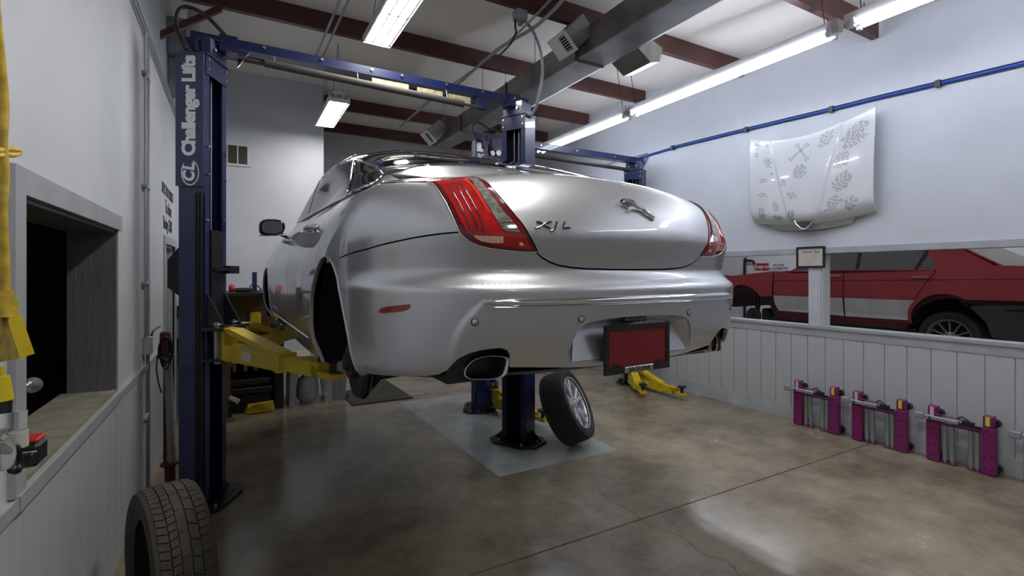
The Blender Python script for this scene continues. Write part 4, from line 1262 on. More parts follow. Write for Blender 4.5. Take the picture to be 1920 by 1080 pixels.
VG = 2.315
arcF = arch(ARY, ARZ, ARR, ANG, radians(-14.0), 40)          # over the top, forward side
FRR = .41
arcFF = arch(AFY, ARZ, FRR, radians(194), radians(-14), 44)
shellL = [(gap[0][0], gap[0][1]+.002)] + [(u, v+.002) for u, v in gap[1:]] + [(u-.005, v) for u, v in lamp_out[1:-1]] \
       + [(-.672, 2.050), (-.812, 2.068), (-.828, 2.098), (-.705, 2.129), (-.713, 2.20), (-.752, 2.285), (-.76, VG)] \
       + [(-UM*k/30-.76*(1-k/30), VG) for k in range(1, 30)] + [(-UM, VG), (-UM, 1.2405)] + [(-5.6, 1.2405)]
shellL += arcFF[::-1] + arcF[::-1]
# doors : outlines in local (y, world z)
def so(pts): return [solve_side(y, z) for y, z in pts]
doorR = so([(1.36,1.30),(1.335,1.42),(1.30,1.56),(1.22,1.70),(1.02,1.82),(.985,1.90),(1.00,1.98),(1.05,2.02)]) + [(solve_side(1.10,2.02)[0], 2.30)]
fy = 2.40
doorR = so([(1.38,1.285),(1.37,1.36),(1.345,1.48),(1.29,1.62),(1.20,1.74),(1.13,1.84),(1.12,1.93),(1.16,2.00)])
uA = doorR[-1][0]; uB = solve_side(fy, 1.9)[0]; uC = solve_side(3.55, 1.9)[0]
doorR += [(uA-.02, 2.08), (uA-.03, 2.29), (uB+.004, 2.29), (uB+.004, 2.0)] + so([(fy,1.9),(fy-.0,1.6),(fy-.02,1.40),(fy-.04,1.285)])
doorR[-4:] = [(u+.004, v) for u, v in doorR[-4:]]
doorF = [(solve_side(fy,1.9)[0]-.004, 2.29), (uC, 2.29), (uC, 2.0)] + so([(3.58,1.75),(3.60,1.5),(3.52,1.285)]) + [(u-.008, v) for u, v in so([(fy-.04,1.285),(fy-.02,1.4),(fy,1.6),(fy,1.9)])]
def shrink(poly, d):
    # inward offset by d
    n = len(poly); A = sum(poly[i][0]*poly[(i+1)%n][1]-poly[(i+1)%n][0]*poly[i][1] for i in range(n)); sg = 1 if A > 0 else -1
    out = []
    for i in range(n):
        a, b, c = poly[i-1], poly[i], poly[(i+1)%n]
        t = Vector((c[0]-a[0], c[1]-a[1])); t.normalize(); out.append((b[0]-t.y*d*sg, b[1]+t.x*d*sg))
    return out
for s in (-1, 1):
    f = (lambda p: p) if s < 0 else mir
    region('body_side', f(shellL), paint, sedan, holes=[f(doorR), f(doorF)], du=.045, dv=.016, step=.02)
    region('rear_door', f(shrink(doorR,.004)), paint, sedan, du=.045, dv=.016, step=.02)
    region('front_door', f(shrink(doorF,.004)), paint, sedan, du=.045, dv=.016, step=.02)
    # bright sill line and door handles
    q = [solve_side(1.50+.06*i, 1.352-.0*i) for i in range(36)]
    strip_on('sill_strip', f(q), .006, .006, chrome, sedan, off=.002)
    for y in (1.36, 2.60):
        u, v = solve_side(y, 1.94)
        p = Pl(u if s < 0 else -u, v); sx = -1 if s < 0 else 1
        h = MB().tube(smooth_path([p+Vector((sx*.0,.02,0)),p+Vector((sx*.035,.05,.002)),p+Vector((sx*.042,.13,.006)),p+Vector((sx*.035,.21,.004)),p+Vector((0,.24,0))],4),[.010]+[.013]*15+[.010]).build('door_handle', paint, sedan, rel=False, smooth=True)
        MB().lathe([(0,.002),(.03,.001),(.034,-.004)], Matrix.Translation(p+Vector((0,.12,0)))@Matrix.Rotation(radians(90)*sx,4,'Y')@Matrix.Diagonal((.8,1.6,1,1)), seg=20).build('handle_cup', black, h, rel=False, smooth=True)
    # arch liner, brake disc, hub, spring leg
    for (cy, R, nm) in ((ARY, ARR, 'rear'), (AFY, FRR, 'front')):
        x0 = s*.925; x1 = s*.48; c = Vector((0, cy, ARZ-CO.z))
        V = []; F = []; n = 30; rings = [(s*.905,R+.004),(s*.86,R+.03),(x1,R+.03),(x1,.0)]
        for x, r in rings:
            for k in range(n+1):
                a = radians(-13)+radians(188)*k/n
                V.append(Vector((x, cy+r*cos(a), c.z+r*sin(a))))
        for j in range(3):
            for k in range(n): F.append((j*(n+1)+k, j*(n+1)+k+1, (j+1)*(n+1)+k+1, (j+1)*(n+1)+k))
        MB().add(V, F).build('arch_liner', dark, sedan, rel=False, smooth=True, autos=40)
        # rolled lip
        lp = arch(cy, ARZ, R+.004, radians(-13), radians(180), 44)
        lp = [(u, v) for u, v in lp]
        strip_on('arch_lip', f(lp), .0045, .004, paint, sedan, off=.0)
        hz = 1.292-CO.z; cy = cy+.08
        RM = Matrix.Translation((s*.80, cy+.0, hz)) @ Matrix.Rotation(radians(90)*s, 4, 'Y')
        d = MB().lathe([(0,.05),(.035,.05),(.04,.03),(.075,.03),(.08,.0),(.163,.0),(.165,-.004),(.165,-.024),(.163,-.028),(.08,-.028)], RM, seg=40).build('brake_disc', mat('rusty_iron',(.06,.05,.045),.6,metal=.6,noise=.3,nscale=20), sedan, rel=False, smooth=True, autos=35)
        MB().lathe([(.06,-.035),(.172,-.040),(.176,-.03)], RM, seg=30, a0=radians(20), a1=radians(300)).build('splash_shield', black, d, rel=False, smooth=True)
        MB().box((s*.70,cy-.17,hz-.03),(s*.83,cy-.09,hz+.11),bev=.015).build('brake_caliper', black, d, rel=False)
        MB().tube([(s*.66,cy,hz+.02),(s*.52,cy,hz+.42)],[.055,.05],seg=14).tube([(s*.76,cy,hz),(s*.60,cy,hz)],.075,seg=14).tube([(s*.74,cy-.02,hz-.07),(s*.30,cy+.05,hz-.05)],.03,seg=8).tube([(s*.74,cy+.06,hz-.06),(s*.35,cy+.30,hz-.03)],.026,seg=8).build('suspension', black, sedan, rel=False, smooth=True)
# dangling bits of liner behind the left rear hub
MB().prism([(-.78,1.16,.20),(-.74,1.13,.12),(-.70,1.10,.075),(-.64,1.08,.15),(-.66,1.10,.24)],(.02,.03,0)).build('liner_flap', black, sedan, rel=False)
MB().tube(smooth_path([(-.70,.60,.30),(-.66,.52,.31),(-.60,.48,.31),(-.50,.45,.32)],4),.016,seg=7).build('brake_hose', black, sedan, rel=False, smooth=True)

# --- inner dark shell so that panel gaps read dark
V = []; F = []; idx = {}
usn = [(-UM+2*UM*i/150) for i in range(151)]; vsn = [1.37+(2.24-1.37)*j/22 for j in range(23)]
for i, u in enumerate(usn):
    for j, v in enumerate(vsn):
        p = Pl(u, v, .0); q = Pl(u, v)
        c = Vector((0, 2.6, p.z)); d = (c-p); d.z = 0
        n = Vector((p.x*1.0/.95, 0, 0)) 
        k = .030 if v > 1.7 else .10
        dd = Vector((-math.copysign(min(abs(p.x),.95), p.x)*k*1.0, (2.6-p.y)/2.6*k, -0.02 if v > 1.9 else 0))
        V.append(p+dd); idx[i, j] = len(V)-1
for i in range(150):
    for j in range(22):
        m_ = (V[idx[i,j]]+V[idx[i+1,j+1]])/2
        if abs(m_.x) > .6 and any(math.hypot(m_.y-c, m_.z-(ARZ-CO.z)) < R+.06 for c, R in ((ARY,ARR),(AFY,FRR))): continue
        F.append((idx[i,j],idx[i+1,j],idx[i+1,j+1],idx[i,j+1]))
MB().add(V, F).build('inner_shell', dark, sedan, rel=False)
# underbody
ub = MB().box((-.84,1.42,.20),(.84,3.6,.235)).box((-.60,.42,.27),(.60,1.4,.30)).box((-.70,.34,.29),(-.30,.62,.36)).box((.30,.34,.29),(.70,.62,.36))
ub.box((-.50,3.6,.20),(.50,4.9,.24)).box((-.12,1.2,.17),(.12,3.9,.215))
for s in (-1,1): ub.cyl((s*.30,.9,.25),(s*.16,3.6,.18),.03,seg=8)
ub.box((-.70,.80,.23),(.70,.95,.28)).box((-.70,1.15,.18),(.70,1.25,.23))
for s in (-1,1):
    for y in (1.62, 3.72): ub.box((s*.74-.05,y-.06,.155),(s*.74+.05,y+.06,.205))
ub.build('underbody', black, sedan, rel=False)
# --- cabin : one gloss black canopy, side glass and bright surround
cab = [(-UM, VG+.004)] + [(-UM+2*UM*i/80, VG+.004) for i in range(1, 81)] 
V = []; F = []; NU = 160; vs2 = [2.285+(V1-2.285)*((j/30)**.9) for j in range(31)]
for j, v in enumerate(vs2):
    for i in range(NU):
        a = i/NU*2-1; u = a*UM
        V.append(Pl(u, v)+ (Vector((0,0,-.012)) if j == 0 else Vector((0,0,0))))
for j in range(30):
    for i in range(NU): F.append((j*NU+i, j*NU+(i+1) % NU, (j+1)*NU+(i+1) % NU, (j+1)*NU+i))
F.append(tuple(range(30*NU, 31*NU)))
cabin = MB().add(V, F).build('cabin_top', gloss_black, sedan, rel=False, smooth=True)
def sidev(y, v, s=-1):
    U = 1.5
    for _ in range(30):
        p = Pl(U, v); d = (Pl(U+1e-3, v).y-p.y)/1e-3
        if d < .05: d = .05
        U += max(-.2, min(.2, (y-p.y)/d))
    return (s*U, v)
dlo_b = UVs([(575,410),(600,395),(620,384),(655,366),(673,358),(690,351.5),(702,345),(711,338.5),(717,332)], -1)
dlo_r = UVs([(715,325),(706,316),(695,309.5),(680,305),(664,303)], -1)
dlo = dlo_b + dlo_r
uT, vT = dlo_r[-1]
dlo += [(uT + (sidev(1.9,2.582)[0]-uT)*k/3, vT+(2.582-vT)*(k/3)**.8) for k in (1,2)] + [sidev(y, v) for y, v in ((1.9,2.582),(2.3,2.58),(2.7,2.56),(3.0,2.52),(3.25,2.46),(3.45,2.40),(3.62,2.345))]
dpil = UVs([(805,307),(788,311),(770,315),(755,319),(740,323),(723,328),(718.5,331)], -1) + dlo_r + [(uT, min(2.6,vT+.06)), (uT+.25, 2.56), (-.50, 2.42), (-.48, 2.335)]
dlo_s = smooth2(dlo+[dlo[0]], 4)[:-1]
for s in (-1, 1):
    f = (lambda p: p) if s < 0 else mir
    cut1 = 1.36; cut2 = 2.42
    def clipy(poly, lo, hi):
        return [(u, v) for u, v in poly]
    region('d_pillar', f(dpil), gloss_black, sedan, off=.0035, thick=.006, du=.03, dv=.012)
    gl = region('side_glass', f(dlo_s), win_glass, sedan, off=.006, thick=.006, du=.05, dv=.02, step=.02)
    strip_on('window_surround', f(dlo_s+dlo_s[:2]), .0065, .006, chrome, sedan, off=.006)
    pil = [sidev(1.33-.10*k/8+.14*k/8, 2.337+(.545-.34+.005)*k/8) for k in range(9)]
    pa, pb = UV(655,365,-1), UV(664,304.5,-1)
    pil = UVs([(655.5,365),(658,350),(660.5,335),(662.5,320),(664.5,304)], -1)
    pil = smooth2(pil, 3)
    strip_on('window_divider', f(pil), .014, .006, gloss_black, gl, off=.007)
    strip_on('divider_trim', f([(u+.012, v) for u, v in pil]), .004, .006, chrome, gl, off=.012)
    pil = [sidev(2.42, 2.337+.235*k/8) for k in range(9)]
    strip_on('door_pillar', f(pil), .035, .006, gloss_black, gl, off=.004)
# roof aerial fin hidden ; bright seam between D pillar and rear glass
# --- mirrors
for s in (-1, 1):
    mc = Vector((s*.958, 3.30, 1.04))
    V = []; n = 28; R = [(-.045,.86),(-.04,1.0),(.0,1.02),(.05,.9),(.09,.6),(.105,.2)]
    for dy, k in R:
        for i in range(n):
            a = 2*pi*i/n; c, q = cos(a), sin(a); r = (abs(c)**3+abs(q)**3)**(-1/3)
            V.append(mc+Vector((s*.096*k*r*c*(1.0), dy+.03*r*c, .068*k*r*q-(.012*r*c if q < 0 else 0))))
    F = [(j*n+i, j*n+(i+1) % n, (j+1)*n+(i+1) % n, (j+1)*n+i) for j in range(len(R)-1) for i in range(n)]
    F.append(tuple(range((len(R)-1)*n, len(R)*n)))
    mh = MB().add(V, F).build('door_mirror', gloss_black, sedan, rel=False, smooth=True)
    g = [mc+Vector((s*.096*.80*r*c, -.041+.024*r*c, .068*.80*r*q)) for c, q, r in [(cos(2*pi*i/n), sin(2*pi*i/n), (abs(cos(2*pi*i/n))**3+abs(sin(2*pi*i/n))**3)**(-1/3)) for i in range(n)]]
    MB().add(g, [tuple(range(n))]).build('mirror_glass', mat('mirror_glass',(.10,.10,.10),.05,metal=1.0), mh, rel=False)
    MB().tube([mc+Vector((-s*.08,.02,-.055)), mc+Vector((-s*.13,.05,-.075)), mc+Vector((-s*.20,.06,-.08))],[.018,.014,.022],seg=8).build('mirror_arm', black, mh, rel=False, smooth=True)
    MB().tube([mc+Vector((s*(-.10+.02*i),-.035,-.060-.014*sin(i/10*pi*.5))) for i in range(11)],.004,seg=5).build('mirror_trim', chrome, mh, rel=False, smooth=True)

# --- emblem and model letters on the boot lid
em = [(480,485),(488,466),(500,455),(522,450),(540,450),(580,455),(612,463),(640,475),(655,500),(700,520),(745,540),(790,580),(835,602),(862,630),(890,638),(905,650),(890,665),(868,686),(850,674),(820,650),(775,634),(742,600),(700,580),(650,572),(618,572),(600,574),(582,596),(562,580),(575,560),(560,535),(530,525),(508,523),(492,505)]
em = UVs([(1080+x/6, 300+y/6) for x, y in em], 1)
em_o = region('leaping_cat_emblem', smooth2(em+[em[0]],2)[:-1], chrome, sedan, off=.009, thick=.012, du=.006, dv=.005, step=.004)
spn = UVs([(1080+x/6, 300+y/6) for x, y in [(500,475),(560,475),(620,505),(680,550),(740,570),(800,620),(860,655)]], 1)
strip_on('emblem_body', smooth2(spn,4), [.004]*4+[.009]*6+[.008]*6+[.010]*4+[.006]*5, .008, chrome, em_o, off=.007)
def letter(name, strokes):
    for st in strokes:
        p = UVs(st, -1 if st[0][0] < 1150 else 1)
        strip_on(name, dens(p,.01,False), .0036, .006, mat('chrome_painted_reflection',(.22,.22,.22),.10,metal=1.0), sedan, off=.001)  # plain chrome letters, their dark reflections put into the colour
letter('model_letter', [[(1004,428.5),(1012,426),(1024,418),(1033,416)],[(1006,416.5),(1012,417),(1020,424),(1031,428)]])
letter('model_letter', [[(1044,416.5),(1041,426),(1038,432),(1032,434)]])
letter('model_letter', [[(1059,416.5),(1056,423),(1055,428),(1068,427.5)]])
# ------------------------------------------------------------------ things on the floor
pt_m = mat('painted_floor_patch', (.34,.355,.325), .20, noise=.16, nscale=3.5, coat=.3, rvar=.08)
o = MB().prism([(1.93,3.64,0.0002),(3.22,3.64,.0002),(3.20,6.40,.0002),(1.90,6.40,.0002)],(0,0,.0006)).build('painted_patch', pt_m)
tag(o, 'rectangle of grey-green floor paint around the right lift column', 'floor paint')
q = [on_z(x,y,.002) for x,y in ((637,738),(661,761),(774,746.5),(722,713))]
o = MB().prism(q,(0,0,.012)).build('rubber_mat', mat('mat_brown',(.055,.048,.036),.9,noise=.3,nscale=14,bump=.4,bscale=90)); tag(o,'dark rubber mat on the concrete behind the rear wheel arch','mat')
# wheels
def tyre(parent, M, R=.36, w=.25, rim=.262, m=rubber, grooves=4, name='tyre'):
    hw = w/2
    prof = [(rim-.012,-hw*.82),(rim+.008,-hw*.9),(rim+.045,-hw*1.02),(R-.035,-hw*1.03),(R-.012,-hw*.96),(R-.003,-hw*.82)]
    xs_ = np.linspace(-hw*.82, hw*.82, grooves*2+2)
    out = []
    for k in range(grooves+1):
        a = -hw*.82+(1.64*hw)*k/(grooves+1)+.003; b = -hw*.82+(1.64*hw)*(k+1)/(grooves+1)-.003
        c_ = lambda t: R-.010*(t/hw)**2
        if k: out += [(c_(a)-.008, a-.001)]
        out += [(c_(a), a),(c_((a+b)/2), (a+b)/2),(c_(b), b)]
        if k < grooves: out += [(c_(b)-.008, b+.001)]
    prof += out + [(R-.012,hw*.96),(R-.035,hw*1.03),(rim+.045,hw*1.02),(rim+.008,hw*.9),(rim-.012,hw*.82)]
    return MB().lathe(prof, M, seg=72).build(name, m, parent, smooth=True, autos=30, rel=False)
def alloy(parent, M, rim=.262, w=.22, m=None, spokes=5, dual=True, front=1, wd=.040):
    hw = w/2; m = m or mat('alloy_silver',(.66,.67,.69),.34,metal=.45,coat=.5)
    r = MB().lathe([(rim-.010,hw),(rim,hw+.004),(rim+.003,hw-.006),(rim-.008,hw-.016),(rim-.022,hw-.03),(rim-.032,.0),(rim-.028,-hw+.02),(rim,-hw)], M, seg=64).build('rim', m, parent, smooth=True, autos=35, rel=False)
    s = MB()
    for k in range(spokes):
        a = 2*pi*k/spokes
        for da in ((-.16,.16) if dual else (0,)):
            a0 = a+da*.55; a1 = a+da*1.35
            def pt(r_, an, z, off): return Vector((r_*cos(an)-off*sin(an), r_*sin(an)+off*cos(an), z))
            V = []; rr_ = [(.055,hw-.035,wd*.62,a0),(.12,hw-.022,wd*.5,(a0+a1)/2),(rim-.018,hw-.012,wd*.40,a1)]
            for (q_, z, t, an) in rr_:
                V += [pt(q_,an,z-.03,-t),pt(q_,an,z-.006,-t),pt(q_,an,z,-t*.5),pt(q_,an,z,t*.5),pt(q_,an,z-.006,t),pt(q_,an,z-.03,t)]
            F = []
            for j in range(2):
                for i in range(6): F.append((j*6+i, j*6+(i+1)%6, (j+1)*6+(i+1)%6, (j+1)*6+i))
            s_ = MB().add([M@v for v in V], F)
            s_.build('spoke', m, r, rel=False)
    MB().lathe([(0,hw-.012),(.026,hw-.014),(.03,hw-.022),(.062,hw-.028),(.072,hw-.05),(.072,hw-.08)], M, seg=30).build('hub', m, r, smooth=True, autos=30, rel=False)
    b = MB()
    for k in range(5):
        a = 2*pi*(k+.5)/5
        b.cyl(M@Vector((.045*cos(a),.045*sin(a),hw-.040)), M@Vector((.045*cos(a),.045*sin(a),hw-.0235)), .009, seg=8)
    b.build('lug_hole', dark, r, rel=False, each=True)
    MB().lathe([(0,-.01),(rim-.03,-.01)], M, seg=30).build('inner_disc', dark, r, rel=False)
    return r
# loose wheel leaning on the right column
n = Vector((.584,-.685,.431)).normalized()
c = Vector((2.90,4.02,.372)); rw_ = thing('loose_wheel', 'alloy wheel with black tyre leaning against the right lift column', 'wheel', (c.x, c.y, 0))
q = n.to_track_quat('Z','Y').to_matrix().to_4x4()
M = Matrix.Translation(Vector((0,0,c.z))) @ q @ Matrix.Rotation(radians(12),4,'Z')
ty = tyre(rw_, M, w=.255, R=.362, rim=.262)
alloy(rw_, M, rim=.262, w=.235)
# upright used tyre at the near left
t0 = thing('used_tyre', 'worn dusty black tyre standing upright on the floor at the lower left', 'tyre', (-.262,2.74,0), 0)
M = Matrix.Translation((0,0,.362)) @ Matrix.Scale(1.03,4) @ Matrix.Rotation(radians(17),4,'Z') @ Matrix.Rotation(radians(90),4,'Y')
TS = .76
M = M @ Matrix.Diagonal((1,1,TS,1))
tb = tyre(t0, M, R=.345, w=.29, rim=.235, m=rubber_old, grooves=0)
tr = MB()
ribs = [(-.118,-.072),(-.066,-.030),(-.024,.018),(.024,.066),(.072,.118)]
for ri, (a, b) in enumerate(ribs):
    N = (66, 66, 22, 33, 66)[ri]
    for k in range(N):
        g0 = 2*pi*k/N+(.4*ri); g1 = g0+2*pi/N-(.014 if ri != 2 else .006)
        sk = (.03,-.02,.0,.05,-.02)[ri]
        V = []
        for r_ in (.338,.352):
            for (x, g_) in ((a,g0),(b,g0+sk),(b,g1+sk),(a,g1)):
                rr_ = r_-.010*(x/.145)**2; V.append(M@Vector((rr_*cos(g_), rr_*sin(g_), x)))
        tr.add(V,[(0,3,2,1),(4,5,6,7),(0,1,5,4),(1,2,6,5),(2,3,7,6),(3,0,4,7)])
o = tr.build('tread_block', rubber_old, t0, rel=False); o['kind'] = 'stuff'

# ------------------------------------------------------------------ purple wheel dollies standing on end by the wall
def dolly(y, label, rz=0.0, x=5.56):
    t = thing('wheel_dolly', label, 'wheel dolly', (x, y, 0), rz, 'purple wheel dollies along the right wall')
    # local: +y away from camera ; left upright at y=0, right upright at y=-.37 ; x toward the wall +
    def up(yy, colr, lab):
        u = MB().box((-.045,yy-.047,.006),(.02,yy+.047,.40),bev=.006).box((-.045,yy-.035,.40),(.02,yy+.035,.50),bev=.006)
        o = u.build('side_frame', purple, t, rel=False)
        MB().box((-.0475,yy-.012,.415),(-.045,yy+.016,.492)).build('sticker', colr, o, rel=False)
        MB().cyl((.02,yy-.02,.43),(.075,yy-.02,.43),.035,seg=14).cyl((.03,yy-.03,.05),(.075,yy-.03,.05),.035,seg=14).build('caster', black, o, rel=False, smooth=True, autos=40, each=True)
        b = MB()
        for z in (.06,.16,.30):
            b.cyl((-.049,yy+.02,z),(-.045,yy+.02,z),.006,seg=6); b.cyl((-.049,yy-.025,z),(-.045,yy-.025,z),.006,seg=6)
        b.build('bolt', black, o, rel=False, each=True)
    up(0, mat('sticker_pale',(.55,.50,.55),.5), 1); up(-.38, mat('sticker_yellow',(.70,.62,.02),.45), 2)
    for yy in (-.085,-.135,-.262,-.305):
        MB().cyl((-.02,yy,.035),(-.02,yy,.345),.0185,seg=14).cyl((-.02,yy,.012),(-.02,yy,.036),.010,seg=8).build('roller', mat('roller_grey',(.27,.30,.28),.42,metal=.3), t, rel=False, smooth=True, autos=40)
    MB().box((-.035,-.33,.345),(.01,-.045,.362)).box((-.035,-.16,.0),(.01,-.06,.012)).box((-.035,-.33,.0),(.01,-.24,.012)).build('cross_plate', purple, t, rel=False, each=True)
    MB().box((-.095,-.20,.385),(-.055,.045,.418),bev=.004).build('ratchet_tube', mat('tube_grey',(.36,.36,.38),.4,metal=.5), t, rel=False)
    MB().box((-.10,.045,.372),(-.05,.125,.432),bev=.01).build('foot_pedal', mat('pedal_grey',(.27,.26,.28),.5), t, rel=False)
    MB().box((-.09,-.34,.380),(-.06,-.16,.402)).box((-.085,-.30,.402),(-.06,-.22,.425)).tube([(-.075,-.27,.43),(-.075,-.22,.46),(-.075,-.19,.44)],.008,seg=6).build('ratchet', black, t, rel=False)
    MB().tube([(-.06,-.02,.44),(-.05,-.30,.42)],.005,seg=6).build('release_rod', purple, t, rel=False)
    MB().cyl((-.10,-.0,.401),(-.094,-.0,.401),.010,seg=8).build('pivot_bolt', black, t, rel=False)
dolly(3.25, 'purple wheel dolly leaning on the wall, leftmost and farthest of the row')
dolly(2.645, 'purple wheel dolly leaning on the wall, second from the left')
dolly(2.02, 'purple wheel dolly leaning on the wall, third from the left')
dolly(1.38, 'purple wheel dolly at the right picture edge, only its grey foot pedal showing')

# ------------------------------------------------------------------ white bonnet hung on the wall
hood = thing('wall_bonnet', 'white car bonnet signed with black marker, hung high on the right wall', 'car bonnet', (5.62,3.2,2.85))
white_gl = mat('white_bodywork', (.66,.68,.70), .16, coat=1.0, coat_rough=.03)
HY0, HY1 = 3.885, 2.50
def hp(a, b, off=0.0):
    """a 0 left..1 right, b 0 top..1 bottom"""
    s = 2*a-1
    y = HY0+(HY1-HY0)*a + (.02*s*b)
    zt = 3.385-.150*(1-abs(s)**1.9)
    zb = 2.325-.085*(1-abs(s)**1.6)
    z = zt+(zb-zt)*b
    # raised centre bulge narrowing to the nose
    wB = .58-.36*b
    k = sst((wB-abs(s))/.035+.5)
    x = 5.585-.055*(1-s*s)-.012*k+.075*max(0,(b-.86)/.14)**2-.02*sin(pi*b)
    return Vector((x-off, y, z))
V = []; F = []; na, nb = 120, 44
for j in range(nb+1):
    for i in range(na+1): V.append(hp(i/na, j/nb))
for j in range(nb):
    for i in range(na): F.append((j*(na+1)+i, j*(na+1)+i+1, (j+1)*(na+1)+i+1, (j+1)*(na+1)+i))
o = MB().add(V, F).build('bonnet_skin', white_gl, hood, smooth=True)
mod = o.modifiers.new('thick','SOLIDIFY'); mod.thickness = .012; mod.offset = -1
bw = [hp(i/20, 1)+Vector((.02,0,.01)) for i in range(3,18)]
fl_ = MB(); A = [hp(.16+.70*i/14,1)+Vector((.004,0,.004)) for i in range(15)]; Bv = [hp(.20+.62*i/14,1)+Vector((.045,0,-.055+.0*i)) for i in range(15)]
fl_.add(A+Bv,[(i,i+1,i+16,i+15) for i in range(14)]); fl_.build('front_flange', mat('flange_white',(.50,.51,.52),.4), hood)
for y in (HY0-.25, HY1+.25):
    MB().box((5.60,y-.02,2.5),(5.69,y+.02,2.54)).box((5.60,y-.02,3.2),(5.69,y+.02,3.24)).build('bracket', white_pl, hood, each=True)
# grille shield at the nose
gc = hp(.5,1.0)+Vector((-.03,0,.02))
gr = [(-.115,.060),(-.06,.075),(0,.078),(.06,.075),(.115,.060),(.085,.0),(.035,-.052),(0,-.062),(-.035,-.052),(-.085,.0)]
gp_ = smooth2(gr+[gr[0]],3)[:-1]
MB().prism([gc+Vector((-.012,-p*1.0,q_-.0)) for p, q_ in gp_],(.03,0,0)).build('grille_shield', gloss_black, hood)
MB().tube([gc+Vector((-.018,-p,q_)) for p, q_ in gp_],.010,seg=8,closed=True).build('grille_surround', chrome, hood, smooth=True)
MB().lathe([(0,.006),(.022,.005),(.026,0)], Matrix.Translation(gc+Vector((-.016,.01,.045)))@Matrix.Rotation(radians(-90),4,'Y'), seg=20).build('round_badge', mat('badge_gold',(.45,.38,.20),.3,metal=.8), hood, smooth=True)
# marker writing
rnd = random.Random(5)
def ab(px, py):                      # crop pixel -> a,b on the bonnet
    p = on_x(1380+px/3.857, 180+py/3.857, 5.545)
    a = (p.y-HY0)/(HY1-HY0); s = 2*a-1
    zt = 3.385-.150*(1-abs(s)**1.9); zb = 2.325-.085*(1-abs(s)**1.6)
    return a, (p.z-zt)/(zb-zt)
def ribbon(mb, pts, w=.0014):
    P3 = [hp(a, b, .0015) for a, b in pts]
    for p, q_ in zip(P3[:-1], P3[1:]):
        d = (q_-p); 
        if d.length < 1e-5: continue
        d.normalize(); nn = Vector((-1,0,0)).cross(d).normalized()*w
        mb.add([p-nn,q_-nn,q_+nn,p+nn],[(0,1,2,3)])
def scribble(cx, cy, W, Hh, lines, slope, name='signature'):
    a0, b0 = ab(cx, cy); mb = MB()
    sa = W/3.857/923*5.3/1.385*.55*1.6; sb = Hh/3.857/923*5.3/1.08
    for l in range(lines):
        tb = (l-(lines-1)/2)/max(1,lines)*sb
        wl = sa*(.55+.45*rnd.random())*(1 if 0 < l < lines-1 else .6)
        x = -wl/2+rnd.uniform(-.1,.1)*wl
        while x < wl/2:
            ww = rnd.uniform(.010,.032); pts = []; k = 0; xx = x
            while xx < x+ww and k < 14:
                bb = tb + slope*xx*1.2 + (rnd.uniform(.003,.009))*(1 if k % 2 else -1)*.5
                pts.append((a0+xx, b0+bb)); xx += rnd.uniform(.0016,.0034); k += 1
            if len(pts) > 1: ribbon(mb, pts, .0017)
            x = xx+rnd.uniform(.005,.009)
    if mb.f:
        o = mb.build(name, ink, hood, fix=False); o['kind'] = 'stuff'
for g_ in ((137,366,60,60,5,-.35),(225,358,60,40,3,-.1),(142,428,40,40,3,-.1),(232,485,90,80,6,.25),(262,565,40,20,2,.3),(188,615,80,40,3,-.3),(357,625,60,55,4,-.25),(182,720,90,45,3,.1),(415,722,80,60,4,.2),(285,800,50,80,5,.3),(175,850,80,90,7,0),(292,880,90,35,3,.1),(402,870,70,90,7,-.2),(475,550,120,110,8,-.15),(655,315,130,110,7,-.35),(855,285,170,160,11,-.3),(768,460,110,120,8,-.05),(770,620,140,130,8,-.35),(710,775,120,100,6,-.45),(830,775,80,100,7,-.2)):
    scribble(*g_)
wr_ = MB()
def wrench(p0, p1):
    (a0,b0),(a1,b1) = ab(*p0), ab(*p1)
    A0 = Vector((a0*1.385, b0*1.08, 0)); A1 = Vector((a1*1.385, b1*1.08, 0)); d = (A1-A0).normalized(); nn = Vector((-d.y,d.x,0)); L = (A1-A0).length
    out = []
    def P(u, w_): 
        v_ = A0+d*u+nn*w_; return (v_.x/1.385, v_.y/1.08)
    out = [P(.005,.012),P(.02,.006),P(.02,-.006),P(.005,-.012),P(.015,-.022),P(.035,-.020),P(.048,-.008),P(L-.048,-.008),P(L-.035,-.020),P(L-.015,-.022),P(L-.005,-.012),P(L-.02,-.006),P(L-.02,.006),P(L-.005,.012),P(L-.015,.022),P(L-.035,.020),P(L-.048,.008),P(.048,.008),P(.035,.020),P(.015,.022),P(.005,.012)]
    ribbon(wr_, out, .0017)
wrench((400,470),(538,345)); wrench((448,350),(535,470))
wr_.build('crossed_spanners_drawing', ink, hood, fix=False)

